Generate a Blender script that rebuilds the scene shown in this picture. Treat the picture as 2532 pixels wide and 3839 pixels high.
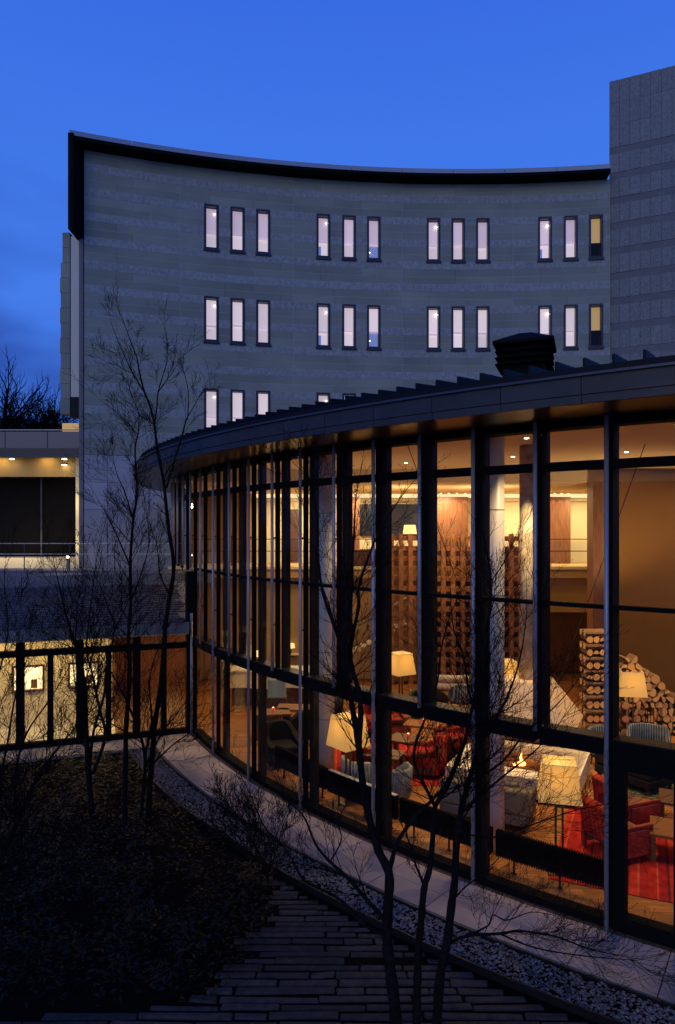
import bpy, math, random
from mathutils import Vector, Matrix
R = random.Random(7)
D = bpy.data
scn = bpy.context.scene
for o in list(D.objects): D.objects.remove(o)
COL = scn.collection
rad = math.radians
# ------------------------------------------------------------------ camera, sky, sun, exposure
EYE, F, HOR, CXP = 5.2, 2600.0, 1981.0, 1266.0
cam = D.cameras.new('camera'); co = D.objects.new('camera', cam); COL.objects.link(co)
cam.sensor_fit = 'VERTICAL'; cam.sensor_height = 36; cam.lens = F/3839*36
cam.shift_y = (HOR-1919.5)/3839; cam.clip_end = 600; cam.clip_start = .1
co.location = (0, 0, EYE); co.rotation_euler = (rad(90), 0, 0); scn.camera = co

w = D.worlds.new('World'); scn.world = w; w.use_nodes = True
nt = w.node_tree; nt.nodes.clear()
N = nt.nodes.new; Lk = nt.links.new
wo = N('ShaderNodeOutputWorld'); bg = N('ShaderNodeBackground'); bg2 = N('ShaderNodeBackground'); ad = N('ShaderNodeAddShader')
sky = N('ShaderNodeTexSky'); sky.sky_type = 'NISHITA'; sky.sun_disc = False
sky.sun_elevation = rad(-1.0); sky.sun_rotation = rad(200); sky.altitude = 200
Lk(sky.outputs[0], bg.inputs[0]); bg.inputs[1].default_value = .015
tc = N('ShaderNodeTexCoord'); sep = N('ShaderNodeSeparateXYZ'); Lk(tc.outputs['Generated'], sep.inputs[0])
rp = N('ShaderNodeValToRGB'); Lk(sep.outputs[2], rp.inputs[0])
e = rp.color_ramp.elements
e[0].position = 0.0; e[0].color = (.026, .098, .42, 1)
e[1].position = 1.0; e[1].color = (.010, .045, .27, 1)
for p_, c_ in ((.12, (.034, .125, .56, 1)), (.30, (.054, .20, .82, 1)), (.48, (.047, .177, .80, 1)), (.62, (.035, .142, .74, 1)), (.8, (.018, .08, .46, 1))):
    q_ = e.new(p_); q_.color = c_
nz = N('ShaderNodeTexNoise'); nz.inputs['Scale'].default_value = 4.2; nz.inputs['Detail'].default_value = 3; nz.inputs['Roughness'].default_value = .5
mp = N('ShaderNodeMapping'); mp.inputs['Scale'].default_value = (1, 1, 2.4); mp.inputs['Location'].default_value = (.35, 0, .1); Lk(tc.outputs['Generated'], mp.inputs[0]); Lk(mp.outputs[0], nz.inputs[0])
cr = N('ShaderNodeMapRange'); cr.inputs[1].default_value = .36; cr.inputs[2].default_value = .58; Lk(nz.outputs[0], cr.inputs[0])
mz = N('ShaderNodeMapRange'); mz.inputs[1].default_value = -.20; mz.inputs[2].default_value = -.44; Lk(sep.outputs[0], mz.inputs[0])   # the cloud bank stands in the west (left)
mh = N('ShaderNodeMapRange'); mh.inputs[1].default_value = .50; mh.inputs[2].default_value = .20; Lk(sep.outputs[2], mh.inputs[0])
m1 = N('ShaderNodeMath'); m1.operation = 'MULTIPLY'; Lk(mz.outputs[0], m1.inputs[0]); Lk(mh.outputs[0], m1.inputs[1])
m2 = N('ShaderNodeMath'); m2.operation = 'MULTIPLY_ADD'; m2.inputs[2].default_value = 0; Lk(cr.outputs[0], m2.inputs[0]); Lk(m1.outputs[0], m2.inputs[1])
mx = N('ShaderNodeMixRGB'); mx.inputs[2].default_value = (.016, .06, .36, 1); Lk(m2.outputs[0], mx.inputs[0]); Lk(rp.outputs[0], mx.inputs[1])
Lk(mx.outputs[0], bg2.inputs[0]); bg2.inputs[1].default_value = 1.0
Lk(bg.outputs[0], ad.inputs[0]); Lk(bg2.outputs[0], ad.inputs[1]); Lk(ad.outputs[0], wo.inputs[0])

sl = D.lights.new('dusk_glow', 'SUN'); sl.energy = .42; sl.angle = rad(40); sl.color = (1, .92, .62)
so = D.objects.new('dusk_glow', sl); COL.objects.link(so)
so.rotation_euler = (rad(74), 0, rad(-20))     # the western afterglow, behind the camera
scn.view_settings.view_transform = 'Standard'; scn.view_settings.look = 'None'
scn.view_settings.exposure = 0; scn.view_settings.gamma = 1; scn.view_settings.use_curve_mapping = False
scn.cycles.max_bounces = 6; scn.cycles.transparent_max_bounces = 24; scn.cycles.diffuse_bounces = 3
scn.cycles.sample_clamp_indirect = 4
try: scn.cycles.caustics_reflective = False; scn.cycles.caustics_refractive = False
except Exception: pass

# ------------------------------------------------------------------ materials
def mat(name, col, rough=.6, col2=None, scale=8, metal=0, bump=0, bscale=None, vary=0, emit=None, es=0, spec=None, stretch=None, world=False):
    m = D.materials.new(name); m.use_nodes = True; t = m.node_tree; b = t.nodes['Principled BSDF']
    b.inputs['Base Color'].default_value = (*col, 1); b.inputs['Roughness'].default_value = rough; b.inputs['Metallic'].default_value = metal
    if spec is not None: b.inputs['Specular IOR Level'].default_value = spec
    c = t.nodes.new('ShaderNodeTexCoord'); src = c.outputs['Object']
    if world:
        g = t.nodes.new('ShaderNodeNewGeometry'); src = g.outputs['Position']
    if stretch:
        q = t.nodes.new('ShaderNodeMapping'); q.inputs['Scale'].default_value = stretch; t.links.new(src, q.inputs[0]); src = q.outputs[0]
    last = None
    if col2:
        n = t.nodes.new('ShaderNodeTexNoise'); n.inputs['Scale'].default_value = scale; n.inputs['Detail'].default_value = 5; t.links.new(src, n.inputs[0])
        r = t.nodes.new('ShaderNodeMapRange'); r.inputs[1].default_value = .32; r.inputs[2].default_value = .68; t.links.new(n.outputs[0], r.inputs[0])
        x = t.nodes.new('ShaderNodeMixRGB'); x.inputs[1].default_value = (*col, 1); x.inputs[2].default_value = (*col2, 1); t.links.new(r.outputs[0], x.inputs[0]); last = x.outputs[0]
    if vary:
        oi = t.nodes.new('ShaderNodeObjectInfo'); r = t.nodes.new('ShaderNodeMapRange'); r.inputs[3].default_value = 1-vary; r.inputs[4].default_value = 1+vary
        t.links.new(oi.outputs['Random'], r.inputs[0])
        x = t.nodes.new('ShaderNodeVectorMath'); x.operation = 'SCALE'
        if last: t.links.new(last, x.inputs[0])
        else: x.inputs[0].default_value = col
        t.links.new(r.outputs[0], x.inputs['Scale']); last = x.outputs[0]
    if last: t.links.new(last, b.inputs['Base Color'])
    if bump:
        n = t.nodes.new('ShaderNodeTexNoise'); n.inputs['Scale'].default_value = bscale or scale*3; n.inputs['Detail'].default_value = 4; t.links.new(src, n.inputs[0])
        u = t.nodes.new('ShaderNodeBump'); u.inputs['Strength'].default_value = bump; u.inputs['Distance'].default_value = .02; t.links.new(n.outputs[0], u.inputs['Height']); t.links.new(u.outputs[0], b.inputs['Normal'])
    if emit: b.inputs['Emission Color'].default_value = (*emit, 1); b.inputs['Emission Strength'].default_value = es
    if name.startswith('lit_blind'):
        oi = t.nodes.new('ShaderNodeObjectInfo'); r = t.nodes.new('ShaderNodeMapRange'); r.inputs[3].default_value = es*.78; r.inputs[4].default_value = es*1.1
        t.links.new(oi.outputs['Random'], r.inputs[0])
        wv = t.nodes.new('ShaderNodeTexWave'); wv.inputs['Scale'].default_value = 7; wv.inputs['Distortion'].default_value = 3; t.links.new(c.outputs['Object'], wv.inputs[0])
        q2 = t.nodes.new('ShaderNodeMapRange'); q2.inputs[3].default_value = .88; q2.inputs[4].default_value = 1.05; t.links.new(wv.outputs[1], q2.inputs[0])
        mm_ = t.nodes.new('ShaderNodeMath'); mm_.operation = 'MULTIPLY'; t.links.new(r.outputs[0], mm_.inputs[0]); t.links.new(q2.outputs[0], mm_.inputs[1]); t.links.new(mm_.outputs[0], b.inputs['Emission Strength'])
    return m
def glassmat(name, tint=(1, 1, 1), ior=1.45, rough=0.0, base=.007):
    m = D.materials.new(name); m.use_nodes = True; t = m.node_tree; t.nodes.clear()
    o = t.nodes.new('ShaderNodeOutputMaterial'); x = t.nodes.new('ShaderNodeMixShader'); a = t.nodes.new('ShaderNodeBsdfTransparent'); g = t.nodes.new('ShaderNodeBsdfGlossy'); f = t.nodes.new('ShaderNodeLayerWeight'); f.inputs[0].default_value = .5
    a.inputs[0].default_value = (*tint, 1); g.inputs['Roughness'].default_value = rough
    pw = t.nodes.new('ShaderNodeMath'); pw.operation = 'POWER'; pw.inputs[1].default_value = 4.5; t.links.new(f.outputs['Facing'], pw.inputs[0])
    ma = t.nodes.new('ShaderNodeMath'); ma.operation = 'MULTIPLY_ADD'; ma.inputs[1].default_value = .38; ma.inputs[2].default_value = base; t.links.new(pw.outputs[0], ma.inputs[0])
    t.links.new(ma.outputs[0], x.inputs[0]); t.links.new(a.outputs[0], x.inputs[1]); t.links.new(g.outputs[0], x.inputs[2]); t.links.new(x.outputs[0], o.inputs[0])
    return m
def stripes(name, cols, period, axis=0, rough=.9, warp=0, es=0):
    m = D.materials.new(name); m.use_nodes = True; t = m.node_tree; b = t.nodes['Principled BSDF']; b.inputs['Roughness'].default_value = rough; b.inputs['Specular IOR Level'].default_value = .1
    c = t.nodes.new('ShaderNodeTexCoord'); s = t.nodes.new('ShaderNodeSeparateXYZ'); t.links.new(c.outputs['Object'], s.inputs[0])
    k = t.nodes.new('ShaderNodeMath'); k.operation = 'MULTIPLY'; k.inputs[1].default_value = 1/period; t.links.new(s.outputs[axis], k.inputs[0])
    f = t.nodes.new('ShaderNodeMath'); f.operation = 'FRACT'; t.links.new(k.outputs[0], f.inputs[0])
    r = t.nodes.new('ShaderNodeValToRGB'); r.color_ramp.interpolation = 'CONSTANT'; el = r.color_ramp.elements
    n = len(cols)
    for i, (p, cc) in enumerate(cols):
        q = el[i] if i < 2 else el.new(p)
        q.position = p; q.color = (*cc, 1)
    t.links.new(f.outputs[0], r.inputs[0])
    n2 = t.nodes.new('ShaderNodeTexNoise'); n2.inputs['Scale'].default_value = 6; n2.inputs['Detail'].default_value = 6; t.links.new(c.outputs['Object'], n2.inputs[0])
    mr = t.nodes.new('ShaderNodeMapRange'); mr.inputs[1].default_value = .3; mr.inputs[2].default_value = .7; mr.inputs[3].default_value = .6; mr.inputs[4].default_value = 1.2; t.links.new(n2.outputs[0], mr.inputs[0])
    x = t.nodes.new('ShaderNodeVectorMath'); x.operation = 'SCALE'; t.links.new(r.outputs[0], x.inputs[0]); t.links.new(mr.outputs[0], x.inputs['Scale']); t.links.new(x.outputs[0], b.inputs['Base Color'])
    return m
def patchwork(name, cols, size, stripe=True):
    m = D.materials.new(name); m.use_nodes = True; t = m.node_tree; b = t.nodes['Principled BSDF']; b.inputs['Roughness'].default_value = .95; b.inputs['Specular IOR Level'].default_value = .1
    c = t.nodes.new('ShaderNodeTexCoord'); q = t.nodes.new('ShaderNodeMapping'); q.inputs['Scale'].default_value = (1/size,)*3; q.inputs['Location'].default_value = (.31, .17, .53); t.links.new(c.outputs['Object'], q.inputs[0])
    fl = t.nodes.new('ShaderNodeVectorMath'); fl.operation = 'FLOOR'; t.links.new(q.outputs[0], fl.inputs[0])
    wn = t.nodes.new('ShaderNodeTexWhiteNoise'); t.links.new(fl.outputs[0], wn.inputs[0])
    r = t.nodes.new('ShaderNodeValToRGB'); r.color_ramp.interpolation = 'CONSTANT'; el = r.color_ramp.elements
    for i, cc in enumerate(cols):
        e_ = el[i] if i < 2 else el.new(i/len(cols))
        e_.position = i/len(cols); e_.color = (*cc, 1)
    t.links.new(wn.outputs['Value'], r.inputs[0])
    wv = t.nodes.new('ShaderNodeTexWave'); wv.inputs['Scale'].default_value = 22; wv.inputs['Distortion'].default_value = .5; t.links.new(c.outputs['Object'], wv.inputs[0])
    mr = t.nodes.new('ShaderNodeMapRange'); mr.inputs[3].default_value = .55; mr.inputs[4].default_value = 1.15; t.links.new(wv.outputs[1], mr.inputs[0])
    x = t.nodes.new('ShaderNodeVectorMath'); x.operation = 'SCALE'; t.links.new(r.outputs[0], x.inputs[0]); t.links.new(mr.outputs[0], x.inputs['Scale']); t.links.new(x.outputs[0], b.inputs['Base Color'])
    return m
def shademat(name, col, s):
    m = D.materials.new(name); m.use_nodes = True; t = m.node_tree; b = t.nodes['Principled BSDF']
    b.inputs['Base Color'].default_value = (.68, .54, .26, 1); b.inputs['Roughness'].default_value = .9
    n = t.nodes.new('ShaderNodeTexNoise'); n.inputs['Scale'].default_value = 60; c = t.nodes.new('ShaderNodeTexCoord'); t.links.new(c.outputs['Object'], n.inputs[0])
    mr = t.nodes.new('ShaderNodeMapRange'); mr.inputs[3].default_value = s*.85; mr.inputs[4].default_value = s*1.15; t.links.new(n.outputs[0], mr.inputs[0])
    b.inputs['Emission Color'].default_value = (*col, 1); t.links.new(mr.outputs[0], b.inputs['Emission Strength'])
    tl = t.nodes.new('ShaderNodeBsdfTranslucent'); tl.inputs[0].default_value = (.80, .60, .24, 1); ms = t.nodes.new('ShaderNodeMixShader'); ms.inputs[0].default_value = .5
    t.links.new(b.outputs[0], ms.inputs[1]); t.links.new(tl.outputs[0], ms.inputs[2]); t.links.new(ms.outputs[0], t.nodes['Material Output'].inputs[0])
    return m
M = dict(postm=mat('dimly_lit_post', (.016, .012, .008), .6, spec=.2),  # faint warm light on the black posts is put into this brown
zincd=mat('weathered_zinc', (.13, .14, .16), .55, (.18, .19, .21), 2, metal=.2),

    black=mat('black_steel', (.010, .010, .011), .5, spec=.3),
    blackm=mat('black_matt_paint', (.0045, .0042, .0045), .8, spec=.12),
    pipe=mat('grey_painted_pipe', (.36, .36, .40), .45, metal=.35),
    fascia=mat('zinc_fascia', (.044, .041, .040), .5, (.060, .055, .052), 3, metal=.3, vary=.08),
    roofm=mat('dark_zinc_roof', (.011, .011, .014), .6, metal=.2, spec=.2),
    soffit=mat('dark_soffit', (.016, .011, .008), .30, (.024, .016, .011), 6),
    glass=glassmat('window_glass'), skyglass=mat('sky_painted_railing', (.02, .035, .12), .2), glass2=glassmat('railing_glass', (.92, .95, 1), 1.4),  # porch railing: reflected blue sky put into the opaque pane colour
    smooth=mat('smooth_stone', (.235, .250, .195), .85, (.335, .340, .26), .45, bump=.15, bscale=25, vary=.10, world=True),
    rough=mat('split_face_stone', (.26, .275, .25), .95, (.39, .40, .37), 9, bump=1.0, bscale=14, vary=.05, stretch=(1, 1, .7), world=True),
    core=mat('wall_core', (.17, .17, .17), .9),
    tblock=mat('tower_split_stone', (.20, .205, .19), .95, (.28, .285, .27), 10, bump=1.0, bscale=16, vary=.05, world=True),
    tband=mat('tower_smooth_band', (.165, .16, .155), .9, (.20, .195, .19), 2, vary=.05, world=True),
    bigst=mat('pale_stone_panel', (.34, .33, .34), .6, (.42, .41, .42), 1.5, vary=.06, world=True),
    gutterm=mat('dark_gutter', (.07, .075, .09), .4, metal=.4), coping=mat('zinc_coping', (.30, .32, .36), .45, metal=.4),
    dframe=mat('dark_blue_frame', (.022, .026, .045), .4, metal=.3),
    slab=mat('terrace_stone', (.25, .22, .20), .75, (.40, .355, .32), 1.1, bump=.2, bscale=40, vary=.08, world=True),  # broad patches serve as dirt and as painted warm light spill
    joint=mat('terrace_joint', (.05, .045, .045), .9),
    gravel=mat('gravel_stone', (.27, .25, .245), .8, (.03, .028, .03), 22, world=True),
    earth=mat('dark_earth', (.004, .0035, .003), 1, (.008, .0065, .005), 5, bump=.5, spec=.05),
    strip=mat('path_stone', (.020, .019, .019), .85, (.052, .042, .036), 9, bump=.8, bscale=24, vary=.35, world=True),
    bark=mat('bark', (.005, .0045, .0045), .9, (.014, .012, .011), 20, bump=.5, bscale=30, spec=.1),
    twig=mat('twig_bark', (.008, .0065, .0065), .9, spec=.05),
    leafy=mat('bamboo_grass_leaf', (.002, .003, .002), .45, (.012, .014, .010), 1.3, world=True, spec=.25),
    slate=mat('slate_tile', (.028, .028, .033), .6, (.085, .085, .10), 14, bump=.3, world=True),
    board=mat('oak_board', (.24, .088, .022), .5, (.43, .19, .055), 3, spec=.22, vary=.32, stretch=(1, 9, 1)),
    under=mat('underfloor', (.18, .10, .05), .7),
    tanwall=mat('tan_plaster', (.40, .25, .085), .85, (.46, .30, .11), .9, world=True),
    brownwall=mat('umber_plaster', (.235, .115, .027), .85, (.275, .14, .036), .7, world=True),
    cream=mat('cream_plaster', (.76, .66, .43), .85, (.70, .60, .38), .8, world=True),
    ceil=mat('ceiling_plaster', (.78, .62, .38), .9, (.74, .58, .35), .6, world=True),
    wood=mat('walnut', (.16, .065, .028), .45, (.26, .115, .05), 3, stretch=(8, 8, 1)),
    latt=mat('reclaimed_timber', (.22, .082, .028), .6, (.40, .19, .075), 6, bump=.4, vary=.2),
    darkwood=mat('dark_wood', (.07, .03, .018), .4, (.11, .05, .028), 4, stretch=(2, 8, 2)),
    oakt=mat('oak_table', (.17, .068, .022), .45, (.24, .10, .034), 4, spec=.25, stretch=(1, 8, 1)),
    trav=mat('travertine', (.62, .53, .38), .7, (.36, .26, .14), 5, bump=.3, world=True),
    colm=mat('pale_column_paint', (.62, .62, .62), .4),
    hearth=mat('hearth_stone', (.66, .62, .50), .6, (.58, .54, .43), 3),
    soot=mat('sooty_steel', (.02, .018, .016), .7),
    hood=mat('hood_metal', (.55, .40, .26), .6, (.47, .34, .22), 2),
    logend=mat('cut_wood', (.58, .30, .10), .8, (.74, .46, .20), 9, vary=.12),
    logbark=mat('log_bark', (.12, .065, .035), .9, (.20, .12, .06), 12, bump=.5),
    greyf=mat('grey_fabric', (.17, .155, .11), .95, (.21, .19, .14), 10, spec=.1),
    palef=stripes('pale_green_rib_fabric', [(0, (.42, .42, .34)), (.6, (.22, .23, .18))], .03),
    bluef=stripes('blue_striped_fabric', [(0, (.07, .09, .12)), (.62, (.25, .28, .30))], .05),
    dkf=mat('dark_fabric', (.018, .018, .02), .9, spec=.1),
    white=mat('white_fabric', (.72, .68, .56), .9),
    redp=patchwork('red_patchwork_fabric', [(.34, .035, .02), (.13, .018, .014), (.32, .075, .035), (.09, .04, .028), (.36, .025, .025)], .19),
    redst=stripes('red_striped_fabric', [(0, (.42, .03, .02)), (.35, (.18, .07, .055)), (.5, (.46, .06, .03)), (.8, (.22, .02, .02))], .09),
    mauve=mat('mauve_seat_fabric', (.20, .095, .08), .95, spec=.1),
    redw=mat('red_lacquered_wood', (.26, .04, .025), .4),
    rugr=stripes('red_striped_rug', [(0, (.46, .028, .02)), (.2, (.56, .10, .04)), (.24, (.38, .02, .024)), (.45, (.14, .018, .025)), (.52, (.50, .04, .025)), (.72, (.48, .11, .045)), (.77, (.38, .022, .02))], .55),
    rugg=stripes('green_checked_rug', [(0, (.14, .16, .09)), (.4, (.25, .25, .15)), (.55, (.10, .12, .07)), (.8, (.20, .21, .12))], .35, 1),
    brass=mat('bronze_rod', (.16, .11, .06), .4, metal=.7),
    shade=shademat('lamp_shade_fabric', (1.0, .66, .20), .34), shade2=shademat('small_lamp_shade', (1.0, .76, .36), 1.5),
    bulb=mat('lamp_glow', (1, .9, .7), .5, emit=(1, .83, .5), es=2.6),
    dl=mat('downlight_lens', (1, .9, .7), .5, emit=(1, .86, .58), es=12),
    cove=mat('cove_light', (1, .9, .7), .5, emit=(1, .80, .46), es=.95),
    flame=mat('flame', (1, .5, .1), .5, emit=(1, .46, .10), es=6),
    ember=mat('ember', (.3, .05, .01), .8, (.02, .01, .01), 30, emit=(1, .20, .03), es=.9),
    candle=mat('red_candle_glass', (.4, .02, .01), .3, emit=(1, .10, .04), es=.4),
    mortar=mat('pale_mortar', (.42, .44, .45), .9), blind=mat('lit_blind_pink', (.6, .5, .5), .9, emit=(.80, .58, .66), es=.70),
    blind2=mat('lit_blind_warm', (.6, .5, .5), .9, emit=(.90, .70, .68), es=.78),
    blindb=mat('lit_room_blue', (.3, .3, .5), .9, emit=(.25, .33, .66), es=.5),
    blindy=mat('lit_room_yellow', (.5, .4, .2), .9, emit=(.62, .36, .10), es=.60),
    star=mat('bright_downlight', (1, 1, 1), .5, emit=(1, .86, .62), es=9),
    litwin=mat('lit_corridor_window', (.8, .7, .5), .9, emit=(1, .76, .38), es=1.7),
    hillm=mat('wooded_hill', (.02, .025, .02), 1, (.035, .04, .03), .3),
    darkin=mat('dark_interior', (.012, .012, .012), .9),
    greyglow=mat('grey_glowing_glass', (.13, .15, .13), .25, emit=(.30, .33, .26), es=.12),  # faint emission on the display case glass and the bottles
    plantm=mat('plant_leaf', (.04, .07, .025), .5),
    pot=mat('dark_pot', (.03, .03, .035), .5),
)
# ------------------------------------------------------------------ mesh helpers
class MB:
    def __init__(s): s.v = []; s.f = []
    def box(s, x0, x1, y0, y1, z0, z1, mtx=None):
        n = len(s.v); P = [(x, y, z) for z in (z0, z1) for y in (y0, y1) for x in (x0, x1)]
        if mtx: P = [tuple(mtx @ Vector(p)) for p in P]
        s.v += P; s.f += [tuple(n+i for i in q) for q in ((0, 2, 3, 1), (4, 5, 7, 6), (0, 1, 5, 4), (2, 6, 7, 3), (0, 4, 6, 2), (1, 3, 7, 5))]; return s
    def hexa(s, P):
        n = len(s.v); s.v += [tuple(p) for p in P]; s.f += [tuple(n+i for i in q) for q in ((0, 2, 3, 1), (4, 5, 7, 6), (0, 1, 5, 4), (2, 6, 7, 3), (0, 4, 6, 2), (1, 3, 7, 5))]; return s
    def prism(s, poly, z0, z1):
        n = len(s.v); k = len(poly); s.v += [(x, y, z0) for x, y in poly]+[(x, y, z1) for x, y in poly]
        s.f += [tuple(range(n+k-1, n-1, -1)), tuple(range(n+k, n+2*k))]+[(n+i, n+(i+1) % k, n+k+(i+1) % k, n+k+i) for i in range(k)]; return s
    def tube(s, pts, rs, k=6, cap=True):
        n = len(s.v); m = len(pts); pts = [Vector(p) for p in pts]
        if not hasattr(rs, '__len__'): rs = [rs]*m
        for i, p in enumerate(pts):
            d = (pts[min(i+1, m-1)]-pts[max(i-1, 0)]).normalized()
            a = Vector((0, 0, 1)) if abs(d.z) < .9 else Vector((1, 0, 0))
            u = d.cross(a).normalized() if i == 0 else (u-d*u.dot(d)).normalized()
            w_ = d.cross(u)
            for j in range(k):
                t = 2*math.pi*j/k; s.v.append(tuple(p+(u*math.cos(t)+w_*math.sin(t))*rs[i]))
        for i in range(m-1):
            for j in range(k):
                a = n+i*k+j; b = n+i*k+(j+1) % k; s.f.append((a, b, b+k, a+k))
        if cap: s.f += [tuple(n+j for j in range(k-1, -1, -1)), tuple(n+(m-1)*k+j for j in range(k))]
        return s
    def arc(s, c, r0, r1, a0, a1, z0, z1, n=1, z1b=None, z0b=None):
        # curved box; z*b give heights at r1 (defaults as at r0)
        z1b = z1 if z1b is None else z1b; z0b = z0 if z0b is None else z0b; b = len(s.v)
        for i in range(n+1):
            a = a0+(a1-a0)*i/n; ca, sa = math.cos(a), math.sin(a)
            s.v += [(c[0]+r0*ca, c[1]+r0*sa, z0), (c[0]+r1*ca, c[1]+r1*sa, z0b), (c[0]+r1*ca, c[1]+r1*sa, z1b), (c[0]+r0*ca, c[1]+r0*sa, z1)]
        for i in range(n):
            for j in range(4):
                p = b+4*i+j; q = b+4*i+(j+1) % 4; s.f.append((p, q, q+4, p+4))
        s.f += [(b+3, b+2, b+1, b), (b+4*n, b+4*n+1, b+4*n+2, b+4*n+3)]; return s
    def mesh(s, name, m):
        me = D.meshes.new(name); me.from_pydata(s.v, [], s.f)
        if m: me.materials.append(M[m] if isinstance(m, str) else m)
        me.validate(); return me
    def build(s, name, m, parent=None, smooth=False, fix=True):
        me = s.mesh(name, m)
        if fix:
            import bmesh
            bm = bmesh.new(); bm.from_mesh(me); bmesh.ops.recalc_face_normals(bm, faces=bm.faces); bm.to_mesh(me); bm.free()
        if smooth:
            for p in me.polygons: p.use_smooth = len(p.vertices) == 4
        o = D.objects.new(name, me); COL.objects.link(o); o.parent = parent; return o
def inst(name, me, parent, loc=(0, 0, 0), rz=0, scale=None, mtx=None):
    o = D.objects.new(name, me); COL.objects.link(o); o.parent = parent
    o.location = loc; o.rotation_euler = (0, 0, rz)
    if scale: o.scale = scale
    return o
def tag(o, label=None, cat=None, group=None, kind=None):
    if label: o['label'] = label
    if cat: o['category'] = cat
    if group: o['group'] = group
    if kind: o['kind'] = kind
    return o
def thing(name, label, cat, loc=(0, 0, 0), rz=0, group=None):
    o = D.objects.new(name, None); COL.objects.link(o); o.location = loc; o.rotation_euler = (0, 0, rz); o.empty_display_size = .1
    return tag(o, label, cat, group)
def pt(x, y, d): return Vector(((x-CXP)*d/F, d, EYE-(y-HOR)*d/F))          # a spot on the photo, at a distance d
def fl(x, y, z=0):
    d = F*(EYE-z)/(y-HOR); return Vector(((x-CXP)*d/F, d, z))
def bev(o, wd=.02, seg=2):
    b = o.modifiers.new('bevel', 'BEVEL'); b.width = wd; b.segments = seg; b.limit_method = 'ANGLE'
    for p in o.data.polygons: p.use_smooth = False
    return o
def light(name, kind, loc, power, col=(1, .72, .4), size=.1, rot=(0, 0, 0), blend=.8, cone=100, sy=None):
    l = D.lights.new(name, kind); l.energy = power; l.color = col
    if kind == 'AREA':
        l.size = size
        if sy: l.shape = 'RECTANGLE'; l.size_y = sy
    else: l.shadow_soft_size = size
    if kind == 'SPOT': l.spot_size = rad(cone); l.spot_blend = blend
    o = D.objects.new(name, l); COL.objects.link(o); o.location = loc; o.rotation_euler = rot; return o

# ------------------------------------------------------------------ ground and hill
C = (16.430, 27.117); RG = 22.291; T0 = 3.58107; DT = .0426136
def A(i): return T0+DT*i
def PC(r, a, z): return Vector((C[0]+r*math.cos(a), C[1]+r*math.sin(a), z))
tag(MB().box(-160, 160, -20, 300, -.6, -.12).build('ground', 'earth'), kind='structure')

hb = MB(); nx, ny = 44, 14
def hz(X, Y):
    return -.2+max(0, min(1, (Y-36)/22))*(13.5+1.8*math.sin(X*.16+.8)+.9*math.sin(X*.43))*max(0, min(1, (-X+14)/30+.25))
for j in range(ny+1):
    for i in range(nx+1):
        X = -70+100*i/nx; Y = 34+60*j/ny; hb.v.append((X, Y, hz(X, Y)))
for j in range(ny):
    for i in range(nx):
        a = j*(nx+1)+i; hb.f.append((a, a+1, a+nx+2, a+nx+1))
tag(hb.build('hill', 'hillm', smooth=True), kind='structure')

# ------------------------------------------------------------------ garden floor: terrace, gravel, stone strips
ter = tag(MB().arc(C, 22.30, 23.34, 3.30, 4.40, -.15, -.045, 60).build('terrace', 'joint'), kind='structure')
a = 3.36; k = 0
while a < 4.33:
    da = .0426; g = .0003
    for (r0, r1) in ((22.32, 22.83), (22.84, 23.30)):
        MB().arc(C, r0, r1, a+g, a+da-g, -.06, 0+R.uniform(-.0015, .0015), 2).build('paving_slab', 'slab', ter)
    a += da
edge = tag(MB().arc(C, 23.345, 23.365, 3.30, 4.40, -.1, .004, 60).build('steel_edging', 'black'), 'thin dark steel edging strip between the pale terrace paving and the gravel', 'edging')
edge2 = tag(MB().arc(C, 23.93, 23.95, 3.30, 4.40, -.1, -.005, 60).build('steel_edging', 'black'), 'thin dark steel edging strip on the garden side of the gravel', 'edging')
# corridor-side paving spur (in front of the corridor glazing)
gm = MB()
base = [(1, 0, 0), (-1, 0, 0), (0, 1, 0), (0, -1, 0), (0, 0, 1), (0, 0, -1)]
fc = [(0, 2, 4), (2, 1, 4), (1, 3, 4), (3, 0, 4), (2, 0, 5), (1, 2, 5), (3, 1, 5), (0, 3, 5)]
for q in range(13500):
    a = R.uniform(3.42, 4.33); r = R.uniform(23.375, 23.92); s_ = R.uniform(.012, .03); th = R.uniform(0, 6.28); c_, n_ = math.cos(th), math.sin(th)
    p = PC(r, a, -.05+R.uniform(0, .035)); sx, sy, sz = s_*R.uniform(.7, 1.4), s_*R.uniform(.7, 1.2), s_*R.uniform(.4, .8); n = len(gm.v)
    tl = R.uniform(-.4, .4)
    for v in base:
        x, y, z = v[0]*sx, v[1]*sy, v[2]*sz+v[0]*sx*tl
        gm.v.append((p.x+x*c_-y*n_, p.y+x*n_+y*c_, p.z+z))
    gm.f += [tuple(n+i for i in t) for t in fc]
gr = gm.build('gravel', 'gravel', fix=False); tag(gr, 'band of grey and white gravel between the curved terrace and the garden', 'gravel', kind='stuff')
tag(MB().arc(C, 23.37, 23.925, 3.30, 4.40, -.12, -.055, 60).build('gravel_bed', 'earth'), kind='structure')

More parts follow.
